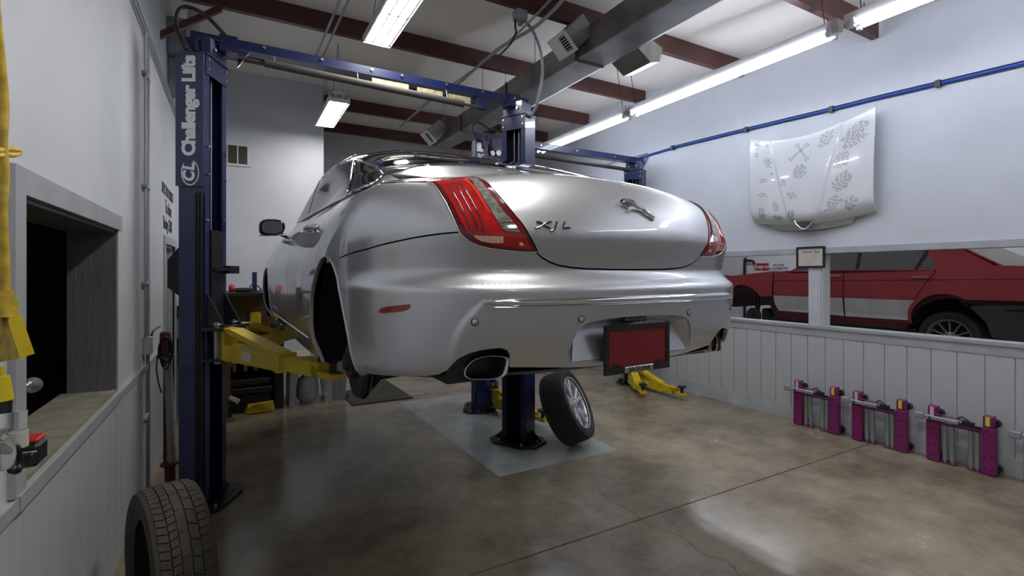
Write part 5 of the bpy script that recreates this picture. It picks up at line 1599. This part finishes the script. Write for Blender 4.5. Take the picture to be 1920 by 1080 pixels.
# ------------------------------------------------------------------ red car in the next bay
RX = 7.5
rc = thing('sedan', 'dull red saloon with white lower doors, seen through the long right-wall opening', 'car', (8.35,3.97,.30))
def yz(px, py, X=RX): p = on_x(px, py, X); return (p.y, p.z)
def xs_side(z): return RX+.05*((z-1.38)/.36)**2
def xs_cab(z): return RX+.055+.36*max(0,z-1.735)
def panel(name, pts, m, off=0.0, thick=.02, fn=xs_side, holes=(), parent=rc, raw=False, both=True, step=.04):
    pts = pts if raw else [yz(*p) for p in pts]
    def ds(poly): return dens(poly, step)
    O = ds(pts); HH = [ds(h) for h in holes]
    P_ = [Vector(p) for p in O]; E = [(i,(i+1)%len(O)) for i in range(len(O))]
    for h in HH: b = len(P_); P_ += [Vector(p) for p in h]; E += [(b+i,b+(i+1)%len(h)) for i in range(len(h))]
    ys_ = [p[0] for p in O]; zs_ = [p[1] for p in O]
    XY = np.array([(y,z) for y in np.arange(min(ys_),max(ys_),.09) for z in np.arange(min(zs_)+.03,max(zs_),.06)] or [(99,99)])
    k = inside(O, XY)&(dist_poly(O,XY)>.015)
    for h in HH: k &= ~inside(h,XY)&(dist_poly(h,XY)>.015)
    P_ += [Vector((float(a),float(b))) for a,b in XY[k]]
    r = delaunay_2d_cdt(P_,E,[],0,1e-7); cen = np.array([[sum(r[0][i].x for i in f)/3,sum(r[0][i].y for i in f)/3] for f in r[2]])
    k = inside(O,cen)
    for h in HH: k &= ~inside(h,cen)
    Fq = [tuple(f) for f,z in zip(r[2],k) if z]
    out = []
    for side in ((0,1) if both else (0,)):
        mb = MB(); V = []
        for q_ in r[0]:
            x = fn(q_.y)-off; V.append(Vector((x if not side else 2*8.35-x, q_.x, q_.y)))
        nV = len(V)
        V2 = [v+Vector((thick if not side else -thick,0,0)) for v in V]
        cnt = set()
        for f in Fq:
            for i in range(3): cnt.add((f[i],f[(i+1)%3]))
        bd = [e for e in cnt if (e[1],e[0]) not in cnt]
        mb.add(V+V2, Fq+[(b,a,a+nV,b+nV) for a,b in bd])
        out.append(mb.build(name, m, parent, smooth=True, autos=35))
    return out[0]
RWc = Vector((0, 2.60, .955)); FWc = Vector((0, 5.26, 1.0))
ra = [yz(*p) for p in ((1724,565),(1735,557),(1751,552.3),(1769,551),(1787,553),(1801,558),(1810,562))]
fa = [yz(*p) for p in ((1425,556),(1419,548),(1411,541.5),(1403,537),(1394,534.5),(1384,534.5))]
fa += [(5.46,1.50),(5.62,1.38),(5.68,1.22),(5.70,1.05)]
q1 = [yz(*p) for p in ((1749,506),(1765,493),(1768,489)) ]
quarter = [yz(1714,563),yz(1731,537),yz(1751,512),yz(1752,506)] + [yz(1833,496.7),yz(1920,498.6)] + [(1.55,1.755),(1.55,1.42)] + [yz(1920,564.7),yz(1810,562)] + ra[::-1][1:]
panel('rear_quarter', quarter, red_paint, raw=True)
rd = [yz(*p) for p in ((1580.5,512),(1749,507.5),(1749,512),(1729,537),(1712.5,562.5),(1600,558.9),(1582,558))]
panel('rear_door', rd, red_paint, raw=True)
fd = [yz(*p) for p in ((1449,508.5),(1481,512),(1578.5,512),(1580,558),(1450,553.5))]
panel('front_door', fd, red_paint, raw=True)
ff = [yz(1446.5,508.5),yz(1370.5,517),(5.75,1.68),(6.05,1.60),(6.10,1.30),(5.98,1.08),(5.72,1.05)] + fa[::-1] + [yz(1447.5,555.5)]
panel('front_wing', ff, red_paint, raw=True)
panel('door_lower_panel', [(1583,558.7),(1600,559.2),(1714,563),(1705,573),(1701,583),(1699.5,600.7),(1600,594),(1583,593)], mat('primer_white',(.66,.67,.65),.5,noise=.1,nscale=4), off=-.002)
panel('door_lower_panel', [(1449.7,554),(1579,558.4),(1580,592.6),(1520,587),(1458,582.5),(1452,570)], MATS['primer_white'], off=-.002)
panel('sill', [(1452,583),(1458,583.5),(1580,593.6),(1699.5,601.7),(1709,607.5),(1600,603.6),(1520,596),(1460,591)], mat('dark_red_sill',(.12,.012,.018),.5), off=-.004)
panel('arch_lip', [(1699.8,600.7),(1701.5,583),(1705.5,573),(1714.5,563.5),(1724,565.5),(1712,577),(1706,590),(1706.5,607)], red_paint, off=.002)
panel('rubbing_line', [yz(1448,527.0-.6),yz(1920,523),yz(1920,524.2),yz(1448,527.6)], black, raw=True, off=.003, thick=.004)
# dark core with arches cut, ends and deck
core = [(6.02,1.58),(4.55,1.735),(4.35,1.74),(2.2,1.75),(1.60,1.74),(1.58,1.15),(2.15,1.12)]
core += [(2.60+.40*cos(radians(a)), .97+.40*sin(radians(a))) for a in range(155,24,-12)][::-1][:0]
ac = lambda cy, cz, R, up=True: [(cy+R*cos(radians(a)), cz+R*sin(radians(a))) for a in range(12,169,12)]
core = [(6.02,1.10),(6.02,1.58),(4.55,1.735),(2.2,1.75),(1.60,1.74),(1.58,1.12)] + [(2*2.60-y,z) for y,z in ac(2.60,1.0,.40)] + [(3.05,.98),(4.80,.98)] + [(2*5.26-y,z) for y,z in ac(5.26,1.03,.40)]
cm = MB(); cm.prism([(7.56,y,z) for y,z in core],(1.58,0,0)); cm.build('body_core', mat('core_dark_red',(.05,.008,.01),.6), rc)
MB().prism([(7.57,4.62,1.742),(7.57,6.0,1.595),(7.57,6.06,1.585),(7.57,6.06,1.57),(7.57,6.0,1.575),(7.57,4.62,1.725)],(1.56,0,0)).build('bonnet_lid', red_paint, rc)
MB().prism([(7.56,1.56,1.755),(7.56,2.12,1.765),(7.56,2.12,1.745),(7.56,1.56,1.735)],(1.58,0,0)).build('boot_lid', red_paint, rc)
MB().prism([(7.92,1.60,.90),(7.92,2.95,.90),(7.92,2.95,1.40),(7.92,1.60,1.42)],(1.1,0,0)).prism([(7.66,2.0,1.05),(7.66,2.26,1.18),(7.66,2.2,1.38),(7.66,1.7,1.38)],(.1,0,0)).build('wheel_well', dark, rc)
# cabin : sides, roof, glass
cabs = [yz(1483,512,7.56),(4.50,1.745),(3.98,2.06),(3.75,2.11),(2.75,2.12),(2.58,2.07),yz(1833,496.7,7.56),yz(1752,506,7.56)]
cabs = [(4.56,1.742),(4.02,2.06),(3.80,2.115),(2.78,2.12),(2.60,2.06),(2.16,1.768),(2.30,1.742)]
w_f = [yz(1482,512,7.58),yz(1497,488,7.6),(4.02,1.99),(3.62,2.05),yz(1600,463,7.66),yz(1583,511,7.58)]
w_f = [(4.47,1.757),(4.02,2.02),(3.60,2.05),(3.60,1.757)]
yA = yz(1605,511,7.6)[0]; yB_ = yz(1721,507,7.6)[0]; yC_ = yz(1757,491,7.65)[0]
w_r = [(yA,1.757),(yA-.02,2.055),(yB_-.10,2.06),(yB_+.02,1.757)]
w_q = [(yB_-.01,1.757),(yB_-.13,2.055),yz(1735,470,7.7),yz(1758,491,7.66),yz(1750,505,7.6)]
panel('cabin_side', cabs, red_paint, raw=True, fn=xs_cab, holes=[w_f, w_r, w_q], thick=.03)
gl2 = mat('car_glass_grey', (.13,.145,.15), .10, spec=.8)
for w_, nm in ((w_f,'front_window'),(w_r,'rear_window'),(w_q,'quarter_window')):
    panel(nm, w_, gl2, raw=True, fn=xs_cab, off=-.012, thick=.004)
panel('window_pillar', [(3.62,1.75),(3.62,2.06),(yA-.01,2.06),(yA-.01,1.75)], black, raw=True, fn=xs_cab, off=.003, thick=.006)
panel('window_pillar', [(yB_+.03,1.75),(yB_-.09,2.06),(yB_-.125,2.06),(yB_-.005,1.75)], black, raw=True, fn=xs_cab, off=.003, thick=.006)
MB().add([(7.69,2.60,2.07),(9.01,2.60,2.07),(9.01,3.98,2.08),(7.69,3.98,2.08),(7.78,2.75,2.14),(8.92,2.75,2.14),(8.92,3.78,2.14),(7.78,3.78,2.14)],[(4,5,6,7),(0,1,5,4),(1,2,6,5),(2,3,7,6),(3,0,4,7)]).build('roof', red_paint, rc)
MB().prism([(7.66,2.58,2.06),(9.04,2.58,2.06),(9.12,2.12,1.770),(7.60,2.12,1.770)],(0,-.008,.006)).build('rear_screen', mat('screen_glass',(.10,.09,.075),.22,spec=.15), rc)
MB().tube([(7.655,2.585,2.065),(7.595,2.115,1.773)],.012,seg=6).build('screen_trim', red_paint, rc)
MB().prism([(7.66,4.0,2.06),(9.04,4.0,2.06),(9.12,4.55,1.745),(7.58,4.55,1.745)],(0,.008,.006)).build('windscreen', gl2, rc)
# interior seats seen through glass
for y in (3.25, 2.55): MB().box((7.85,y-.05,1.3),(8.85,y+.06,1.93),bev=.04).build('seat_back', mat('seat_grey',(.10,.10,.10),.8), rc)
for px_, py_ in ((1563.5,517.2),(1726,519.5)):
    p = on_x(px_, py_, RX-.01); MB().box(p-Vector((.01,.085,.016)),p+Vector((.02,.085,.016)),bev=.008).build('door_handle', mat('handle_pink',(.55,.18,.20),.45), rc)
# grey rear bumper
panel('rear_bumper', [yz(1818,575),yz(1860,572.5),yz(1920,573.5),(1.30,1.36),(1.28,.98),yz(1920,644),yz(1857,634),yz(1849,605),yz(1836,592),yz(1826,582)], mat('bumper_grey',(.05,.052,.055),.5), raw=True, off=.02, thick=.05)
MB().box((7.52,1.27,.99),(9.18,1.34,1.37)).build('bumper_face', MATS['bumper_grey'], rc)
panel('bumper_groove', [yz(1884,581),yz(1920,580.3),(1.35,1.315),(1.35,1.30),yz(1920,584),yz(1890,584)], dark, raw=True, off=.023, thick=.004)
def rwheel(cc, lab):
    M = Matrix.Translation(cc-Vector(rc.location)) @ Matrix.Rotation(radians(-90),4,'Y')
    ty_ = tyre(rc, M, R=.315, w=.22, rim=.215); alloy(rc, M, rim=.217, w=.20, m=mat('old_alloy',(.30,.31,.30),.4,metal=.7), spokes=11, dual=False, wd=.018)
rwheel(Vector((7.64,2.60,.925)), 1)
FM = Matrix.Translation(Vector((7.66,5.26,.99))-Vector(rc.location)) @ Matrix.Rotation(radians(-90),4,'Y')
MB().lathe([(0,.05),(.03,.05),(.035,.02),(.07,.02),(.075,0),(.135,0),(.135,-.02),(.07,-.02)],FM,seg=30).build('brake_disc', MATS['rusty_iron'], rc, rel=False, smooth=True, autos=35)
MB().box((7.68,4.98,.90),(7.95,5.14,1.12),bev=.03).box((7.7,4.7,.92),(8.0,5.1,1.0)).tube([(7.75,5.26,1.0),(7.85,5.26,1.5)],.04,seg=8).build('suspension', black, rc, rel=True)
MB().box((7.75,3.0,.90),(8.95,4.75,.985)).box((7.8,2.9,.91),(8.1,3.15,.95)).build('underbody', black, rc)
# the ramp under it
rp = thing('scissor_ramp', 'low black and white vehicle ramp under the red car', 'ramp', (8.35,3.9,0))
for x in (7.75,8.55): MB().box((x,3.15,.72),(x+.4,4.75,.80)).box((x+.1,3.3,.0),(x+.3,3.5,.72)).box((x+.1,4.4,.0),(x+.3,4.6,.72)).build('platform', mat('ramp_grey',(.35,.36,.37),.5), rp)
MB().box((7.85,3.2,.80),(7.95,3.4,.90)).box((7.85,4.5,.80),(7.95,4.7,.90)).box((8.75,3.2,.80),(8.85,3.4,.90)).box((8.75,4.5,.80),(8.85,4.7,.90)).build('rubber_block', black, rp, each=True)
# sign and cabinet on the wall of the next bay
WX = 10.9
def wl2(px, py): p = on_x(px, py, WX-.02); return p
a_, b_ = wl2(1417.5,493.8), wl2(1440.5,506)
sg = thing('wall_sign', 'red tool-maker sign with white script on the next bay wall', 'sign', (WX-.02,(a_.y+b_.y)/2,(a_.z+b_.z)/2))
MB().box((WX-.03,b_.y,b_.z),(WX-.001,a_.y,a_.z)).build('panel', mat('sign_red',(.38,.015,.03),.5), sg)
text_mesh('sign_lettering','Snap-on',.125,frame_M((WX-.032,(a_.y+b_.y)/2,(a_.z+b_.z)/2),(0,-1,0),(0,0,1)),white_pl,sg,ext=.001,offset=.004,shear=.25)
p1, p2 = wl2(1460,497.5), wl2(1459,503.5)
sg2 = thing('wall_sign', 'white sign with two lines of black lettering beside the red sign', 'sign', (WX-.02,p1.y,p1.z))
p3, p4 = wl2(1441.5,494.5), wl2(1478,507)
MB().box((WX-.02,p4.y,p4.z),(WX-.001,p3.y,p3.z)).build('panel', mat('sign_white',(.68,.70,.74),.5), sg2)
text_mesh('sign_lettering','WORK',.075,frame_M((WX-.022,p1.y,p1.z),(0,-1,0),(0,0,1)),ink,sg2,ext=.001,offset=.002,space=1.3)
text_mesh('sign_lettering','ALIGNMENT',.072,frame_M((WX-.022,p2.y-.0,p2.z),(0,-1,0),(0,0,1)),ink,sg2,ext=.001,offset=.002,space=1.3)
m1, m2 = on_x(1396,489,10.80), on_x(1412,513,10.80)
mc_ = thing('alignment_machine', 'white cabinet with a black arched frame on the next bay wall', 'machine', (10.8,(m1.y+m2.y)/2,0))
MB().box((10.80,m2.y+.02,.001),(10.89,m1.y-.06,m1.z-.12)).build('cabinet', white_pl, mc_)
MB().tube(smooth_path([Vector((10.80,m1.y,.03)),Vector((10.80,m1.y,m1.z-.10)),Vector((10.80,m1.y-.06,m1.z)),Vector((10.80,m2.y,m1.z-.02)),Vector((10.80,m2.y-.02,m1.z-.10))],4),.03,seg=8).build('frame', black, mc_)

# ------------------------------------------------------------------ bench corner at the back
bn = thing('work_bench', 'tall black-topped workbench with brown pegboard back against the far white wall', 'workbench', (-.02,7.2,0))
MB().box((-.42,6.95,1.425),(.62,8.08,1.46)).build('top_shelf', black, bn)
MB().box((-.42,8.0,.78),(.62,8.02,1.425)).build('pegboard', wood, bn)
MB().box((-.42,6.85,.76),(.52,8.0,.80)).build('worktop', mat('bench_dark_wood',(.10,.065,.035),.6,noise=.2), bn)
MB().box((-.42,6.9,0),(-.38,7.6,.76)).box((.44,6.84,0),(.54,7.6,1.0)).build('side_panel', black, bn, each=True)
MB().box((-.38,6.95,.30),(.44,7.6,.33)).build('shelf', black, bn)
MB().box((-.38,7.56,.0),(.44,7.6,.76)).build('back_panel', dark, bn)
def small(name, lab, cat, mb, m, grp=None, **k):
    o = mb.build(name, m, **k); return tag(o, lab, cat, grp)
small('storage_case','flat dark case on the bench shelf, upper of a stack','case', MB().box((-.30,6.86,.33),(.40,7.4,.40),bev=.01), mat('case_brown',(.05,.035,.028),.6))
small('storage_case','black flat case lying on the floor under the bench','case', MB().box((-.36,6.84,.22),(.42,7.5,.298),bev=.01), black)
small('storage_case','lowest black crate under the bench','case', MB().box((-.37,6.86,.002),(.40,7.45,.215),bev=.01), mat('crate_black',(.018,.018,.018),.7))
small('yellow_bag','yellow plastic bag-like case on the floor under the bench','bag', MB().add(*(lambda: (lambda b:b)(([(.12,6.72,.01),(.42,6.72,.01),(.44,6.83,.01),(.10,6.83,.01),(.14,6.73,.08),(.26,6.70,.13),(.40,6.73,.12),(.42,6.82,.12),(.14,6.82,.11)],[(0,3,2,1),(0,1,6,5,4),(1,2,7,6),(2,3,8,7),(3,0,4,8),(4,5,6,7,8)])))()), yellow)
for i,(x,lab) in enumerate(((-.02,'leftmost'),(.10,'middle'),(.21,'rightmost'))):
    small('hanging_clamp','%s of three grey bar clamps hanging under the bench top'%lab,'clamp', MB().box((x,6.86,.50),(x+.035,6.89,.755)).box((x-.03,6.85,.70),(x+.07,6.9,.735)), mat('clamp_grey',(.20,.20,.20),.5), 'bar clamps')
small('wooden_post','narrow brown wooden post standing at the left end of the bench','post', MB().box((-.10,6.68,.0),(-.04,6.73,.66)).box((-.14,6.67,.60),(.02,6.74,.64)), wood)
st = thing('socket_wrench', 'chrome socket on a bar near the floor left of the bench', 'tool', (-.03,6.62,.2))
MB().cyl((-.05,6.60,.26),(.05,6.57,.20),.035,seg=14).build('socket', chrome, st, smooth=True, autos=40)
MB().box((-.06,6.62,.02),(-.03,6.65,.24)).build('support', black, st)
ym = thing('yellow_grinder', 'yellow and black bench tool standing on the worktop before the pegboard', 'tool', (.20,7.2,.80))
MB().box((.17,7.17,.98),(.30,7.27,1.20),bev=.02).build('body', yellow, ym)
MB().box((.12,7.18,.80),(.17,7.26,1.22)).box((.15,7.1,.80),(.34,7.3,.98),bev=.02).build('base', black, ym)
MB().lathe([(0,0),(.03,.01),(.03,.03),(0,.035)], Matrix.Translation((.2,7.09,.92))@Matrix.Rotation(radians(90),4,'X'), seg=16).build('knob', chrome, ym, smooth=True)
small('door_latch','small light hook fixed on the brown pegboard','hook', MB().box((-.08,7.985,1.10),(-.055,8.0,1.19)).box((-.085,7.98,1.06),(-.05,8.0,1.08)), chrome)
rt_ = thing('air_ratchet', 'red and black air tool lying on the black top shelf', 'tool', (.02,7.2,1.46))
MB().lathe([(.02,-.035),(.045,-.03),(.05,0),(.045,.03),(.02,.035)],Matrix.Translation((-.03,7.15,1.513))@Matrix.Rotation(radians(90),4,'Y'),seg=18).build('red_end', red_pl, rt_, smooth=True)
MB().box((.0,7.12,1.462),(.20,7.2,1.52),bev=.02).tube(smooth_path([(.16,7.15,1.50),(.20,7.15,1.56),(.27,7.15,1.53),(.30,7.15,1.48),(.24,7.15,1.468)],4),.008,seg=6).build('body', black, rt_)
small('blue_post','short dark blue tube standing on the black top shelf','tube', MB().box((.20,7.28,1.461),(.255,7.33,1.72)), blue)
small('small_jar','row of small clutter at the right end of the black shelf','jar', MB().box((.34,7.2,1.461),(.40,7.26,1.52)).box((.42,7.22,1.461),(.47,7.27,1.50)).box((.50,7.2,1.461),(.56,7.26,1.53)), mat('pinkish',(.25,.12,.14),.6))
# saw-horse table
tb_ = thing('side_table', 'low beige-topped table with splayed pale legs right of the bench', 'table', (.80,7.1,0))
MB().box((.56,6.84,.60),(1.10,7.45,.635)).build('table_top', beige, tb_)
MB().box((.58,6.86,.50),(1.08,6.88,.60)).build('apron', beige, tb_)
leg_m = mat('leg_pale',(.42,.43,.41),.55)
for (x,s) in ((.62,-1),(1.00,1)):
    for y in (6.86,7.38):
        MB().prism([(x,y,.50),(x+.11,y,.50),(x+.055+s*.045+.025,y,0.001),(x+.055+s*.045-.02,y,.001)],(0,.03,0)).build('leg', leg_m, tb_)
small('rag','crumpled pale rag lying on the beige table','cloth', MB().add([(.86,6.9,.636),(1.06,6.92,.636),(1.04,7.06,.636),(.88,7.04,.636),(.90,6.93,.70),(.98,6.96,.73),(1.02,7.0,.70),(.94,7.02,.71)],[(0,1,5,4),(1,2,6,5),(2,3,7,6),(3,0,4,7),(4,5,6,7),(0,3,2,1)]), mat('rag_pale',(.35,.30,.25),.9,noise=.3,nscale=20))
tk = thing('propane_tank', 'grey-white propane gas tank under the beige table', 'gas tank', (.84,7.02,0))
MB().lathe([(.09,.0),(.09,.02),(.105,.035),(.130,.07),(.138,.10),(.138,.27),(.125,.31),(.08,.345),(.03,.355),(0,.356)],Matrix.Translation((.84,7.02,0)),seg=30).build('cylinder', mat('tank_grey',(.36,.38,.38),.45,noise=.08), tk, smooth=True, autos=50)
MB().lathe([(.075,.34),(.078,.43),(.072,.43),(.07,.34)],Matrix.Translation((.84,7.02,0)),seg=20,a0=.6,a1=5.4).cyl((.84,7.02,.35),(.84,7.02,.42),.02).build('collar', MATS['tank_grey'], tk, smooth=True, autos=50)
bi = thing('waste_bin', 'pale grey plastic bin standing right of the beige table', 'bin', (1.21,7.05,0))
z0_, z1_ = .002, .50
V = []
for z,w in ((z0_,.095),(z1_,.125),(z1_,.115),(.03,.085)):
    V += [(1.215-w,7.04-w,z),(1.215+w,7.04-w,z),(1.215+w,7.04+w,z),(1.215-w,7.04+w,z)]
F = [(0,3,2,1),(12,13,14,15)]
for j in range(3):
    for i in range(4): F.append((j*4+i,j*4+(i+1)%4,(j+1)*4+(i+1)%4,(j+1)*4+i))
MB().add(V,F).build('bin_body', mat('bin_grey',(.36,.37,.37),.5,noise=.08), bi)
rb_ = MB()
for x in (1.13,1.175,1.22,1.265): rb_.prism([(x,7.04-.099,.05),(x+.018,7.04-.099,.05),(x+.020,7.04-.121,.44),(x,7.04-.121,.44)],(0,-.006,0))
rb_.build('rib', MATS['bin_grey'], bi, each=True)
MB().box((1.215-.132,7.04-.132,.49),(1.215+.132,7.04-.118,.515)).box((1.215-.132,7.04+.118,.49),(1.215+.132,7.04+.132,.515)).box((1.215-.132,7.04-.118,.49),(1.215-.118,7.04+.118,.515)).box((1.215+.118,7.04-.118,.49),(1.215+.132,7.04+.118,.515)).build('bin_rim', MATS['bin_grey'], bi)

# ------------------------------------------------------------------ pole jack by the left wall
jx, jy = -.455, 4.66
pj = thing('pole_jack', 'silver and maroon pole jack by the left wall, black cord coiled on its head', 'jack', (jx,jy,0))
pole_red = mat('pole_maroon',(.10,.02,.022),.5,noise=.2)
lean = lambda z: Vector((jx+.018-.030*z, jy+.02*(1-z), z))
MB().lathe([(0,0),(.06,0),(.06,.012),(.05,.02),(.045,.03),(0,.03)],Matrix.Translation((jx+.018,jy+.02,.001)),seg=24).build('foot', pole_red, pj, smooth=True, autos=30)
MB().cyl(lean(.02),lean(.22),.036,seg=16).cyl(lean(.205),lean(.22),.062,seg=18).build('lower_tube', pole_red, pj, smooth=True, autos=40)
MB().cyl(lean(.22)+Vector((.014,0,0)),lean(1.06)+Vector((.014,0,0)),.030,seg=16).build('silver_tube', mat('dull_silver',(.40,.40,.38),.4,metal=.5), pj, smooth=True, autos=40)
MB().box(lean(.22)-Vector((.040,.015,0)),lean(.24)+Vector((-.02,.015,.80))).build('maroon_rail', pole_red, pj)
MB().cyl(lean(1.05),lean(1.065),.058,seg=18).box(lean(1.07)-Vector((.035,.03,0)),lean(1.10)+Vector((.035,.03,.15)),bev=.012).build('head', pole_red, pj, smooth=False)
cw = MB()
for i in range(7):
    ph = i*.9; c_ = lean(1.24)+Vector((0,-.01,0))
    cw.tube([c_+Vector((.040*sin(t)*(1+.15*sin(ph))+.01, .03*cos(ph)+.012*i-.04, -.13+ (.085+.008*i)*cos(t)*(1 if cos(t) > 0 else (1.2+.25*sin(ph*2)))*.9)) for t in [2*pi*k/24 for k in range(24)]], .0055, seg=6, closed=True)
cw.build('coiled_cord', black, pj, smooth=True)
MB().tube(smooth_path([lean(1.13)+Vector((-.03,-.03,0)),lean(1.0)+Vector((-.055,-.03,0)),lean(.88)+Vector((-.05,-.03,0)),lean(.78)+Vector((-.03,-.03,0))],5),.005,seg=6).build('cord_tail', black, pj, smooth=True)

# ------------------------------------------------------------------ yellow drop cord and outlet box, near left edge
dcx, dcy = XL+.075, 1.90
def near(px, py, X=-.50): return on_x(px, py, X)
dc = thing('drop_cord', 'dirty yellow drop cord with a heavy yellow outlet box hanging at the left edge', 'cord', near(8,300))
pts = [near(x,y) for x,y in ((-14,-60),(-6,40),(3,130),(8,200),(5,270),(9,330),(5,400),(8,470),(10,540),(11,575))]
MB().tube(smooth_path(pts,4), .0095, seg=10).build('yellow_cord', yellow_dirty, dc, smooth=True)
MB().tube(smooth_path([near(-8,283),near(14,279),near(30,281),near(36,285),near(28,290),near(8,290),near(-8,292)],4), .007, seg=8).build('cord_loop', yellow_dirty, dc, smooth=True)
ob = thing('outlet_box', 'yellow tapered outlet box on the end of the yellow cord', 'outlet box', near(20,620))
pz = lambda x, y, X: on_x(x, y, X)
A = [pz(-40,593,-.50),pz(41,591,-.50),pz(66,668,-.50),pz(-40,690,-.50)]
B_ = [p+Vector((-.06,.02,0)) for p in A]
fr_ = [near(-30,594),near(40,591),near(65,662),near(-20,682)]
MB().prism([near(12,594),near(40,591),near(65,663),near(38,672)],(-.05,.045,0)).build('bright_side', yellow, ob)
MB().prism([near(-40,596),near(12,594),near(38,672),near(-40,686)],(-.06,.05,0)).build('face', mat('yellow_dark_mottled',(.20,.145,.02),.7,noise=.4,nscale=30), ob)  # face in a darker, mottled yellow than the adjoining side
MB().cyl(near(10,562),near(10,594),.024,seg=14).cyl(near(10,545),near(10,562),.017,seg=12).build('strain_relief', yellow_dirty, ob, smooth=True, autos=40)
pg = thing('yellow_plug', 'yellow plug with black boot hanging under the outlet box', 'plug', near(2,720))
MB().cyl(near(0,688),near(0,706),.008,seg=8).cyl(near(0,706),near(1,750),.018,seg=14,r2=.024).build('plug_body', yellow, pg, smooth=True, autos=40)
MB().cyl(near(1,750),near(0,775),.021,seg=14).build('boot', black, pg, smooth=True, autos=40)
# impact wrench with battery, clear bottle, hanging under it
iw = thing('cordless_tool', 'cordless tool with red and black battery jutting out at the left edge', 'power tool', near(30,840,-.50))
bq = near(57,847)
MB().box(bq-Vector((.028,.040,.034)),bq+Vector((.028,.040,.030)),bev=.009).box(bq-Vector((.024,.052,.030)),bq+Vector((.020,-.035,.010)),bev=.006).build('battery', black, iw)
MB().box(bq+Vector((-.022,-.034,.030)),bq+Vector((.024,.036,.042)),bev=.004).build('battery_top', red_pl, iw)
MB().box(bq+Vector((-.006,-.0415,.008)),bq+Vector((.024,-.040,.012))).box(bq+Vector((-.010,-.0415,-.006)),bq+Vector((.018,-.040,-.002))).build('battery_mark', lettering, iw, each=True)
MB().tube(smooth_path([near(30,845),near(36,865),near(32,882),near(22,880)],4),.010,seg=8).cyl(near(14,842),near(34,842),.014,seg=12).build('tool_neck', black, iw, smooth=True)
cb_ = thing('clear_bottle', 'clear plastic bottle with pale label hanging at the left edge', 'bottle', near(30,810,-.50))
clearp = mat('clear_plastic',(.75,.78,.76),.08,trans=.85)
MB().cyl(near(34,770),near(33,808),.019,seg=18).build('bottle_neck', clearp, cb_, smooth=True, autos=40)
MB().cyl(near(32,808),near(32,838),.0225,seg=18).build('label_sleeve', mat('pale_sleeve',(.50,.50,.45),.5), cb_, smooth=True, autos=40)
gl_ = thing('clear_work_lamp', 'clear glass hand lamp hanging left of the cordless tool', 'lamp', near(5,840,-.50))
MB().lathe([(0,0),(.022,.008),(.026,.04),(.022,.065),(.012,.075),(.012,.09)],Matrix.Translation(near(4,884)),seg=20).build('glass_body', clearp, gl_, smooth=True)
MB().cyl(near(6,800)-Vector((0,0,.005)),near(6,812),.013,seg=12).build('cap', steel, gl_, smooth=True, autos=40)
# bulb in the dark opening
bu = thing('clear_bulb', 'clear glass bulb in the dark window opening', 'bulb', on_x(62,722,-.72))
bc = on_x(60,722,-.72)
ax = (on_x(82,720,-.72)-bc).normalized(); Mq = Matrix.Translation(bc) @ ax.to_track_quat('Z','Y').to_matrix().to_4x4()
MB().lathe([(.018,-.05),(.022,-.03),(.032,.0),(.030,.022),(.018,.038),(0,.044)],Mq,seg=24).build('bulb_glass', clearp, bu, smooth=True)
MB().lathe([(0,-.075),(.015,-.07),(.017,-.05)],Mq,seg=16).cyl(Mq@Vector((0,0,.042)),Mq@Vector((0,0,.056)),.004).build('bulb_cap', steel, bu, smooth=True)
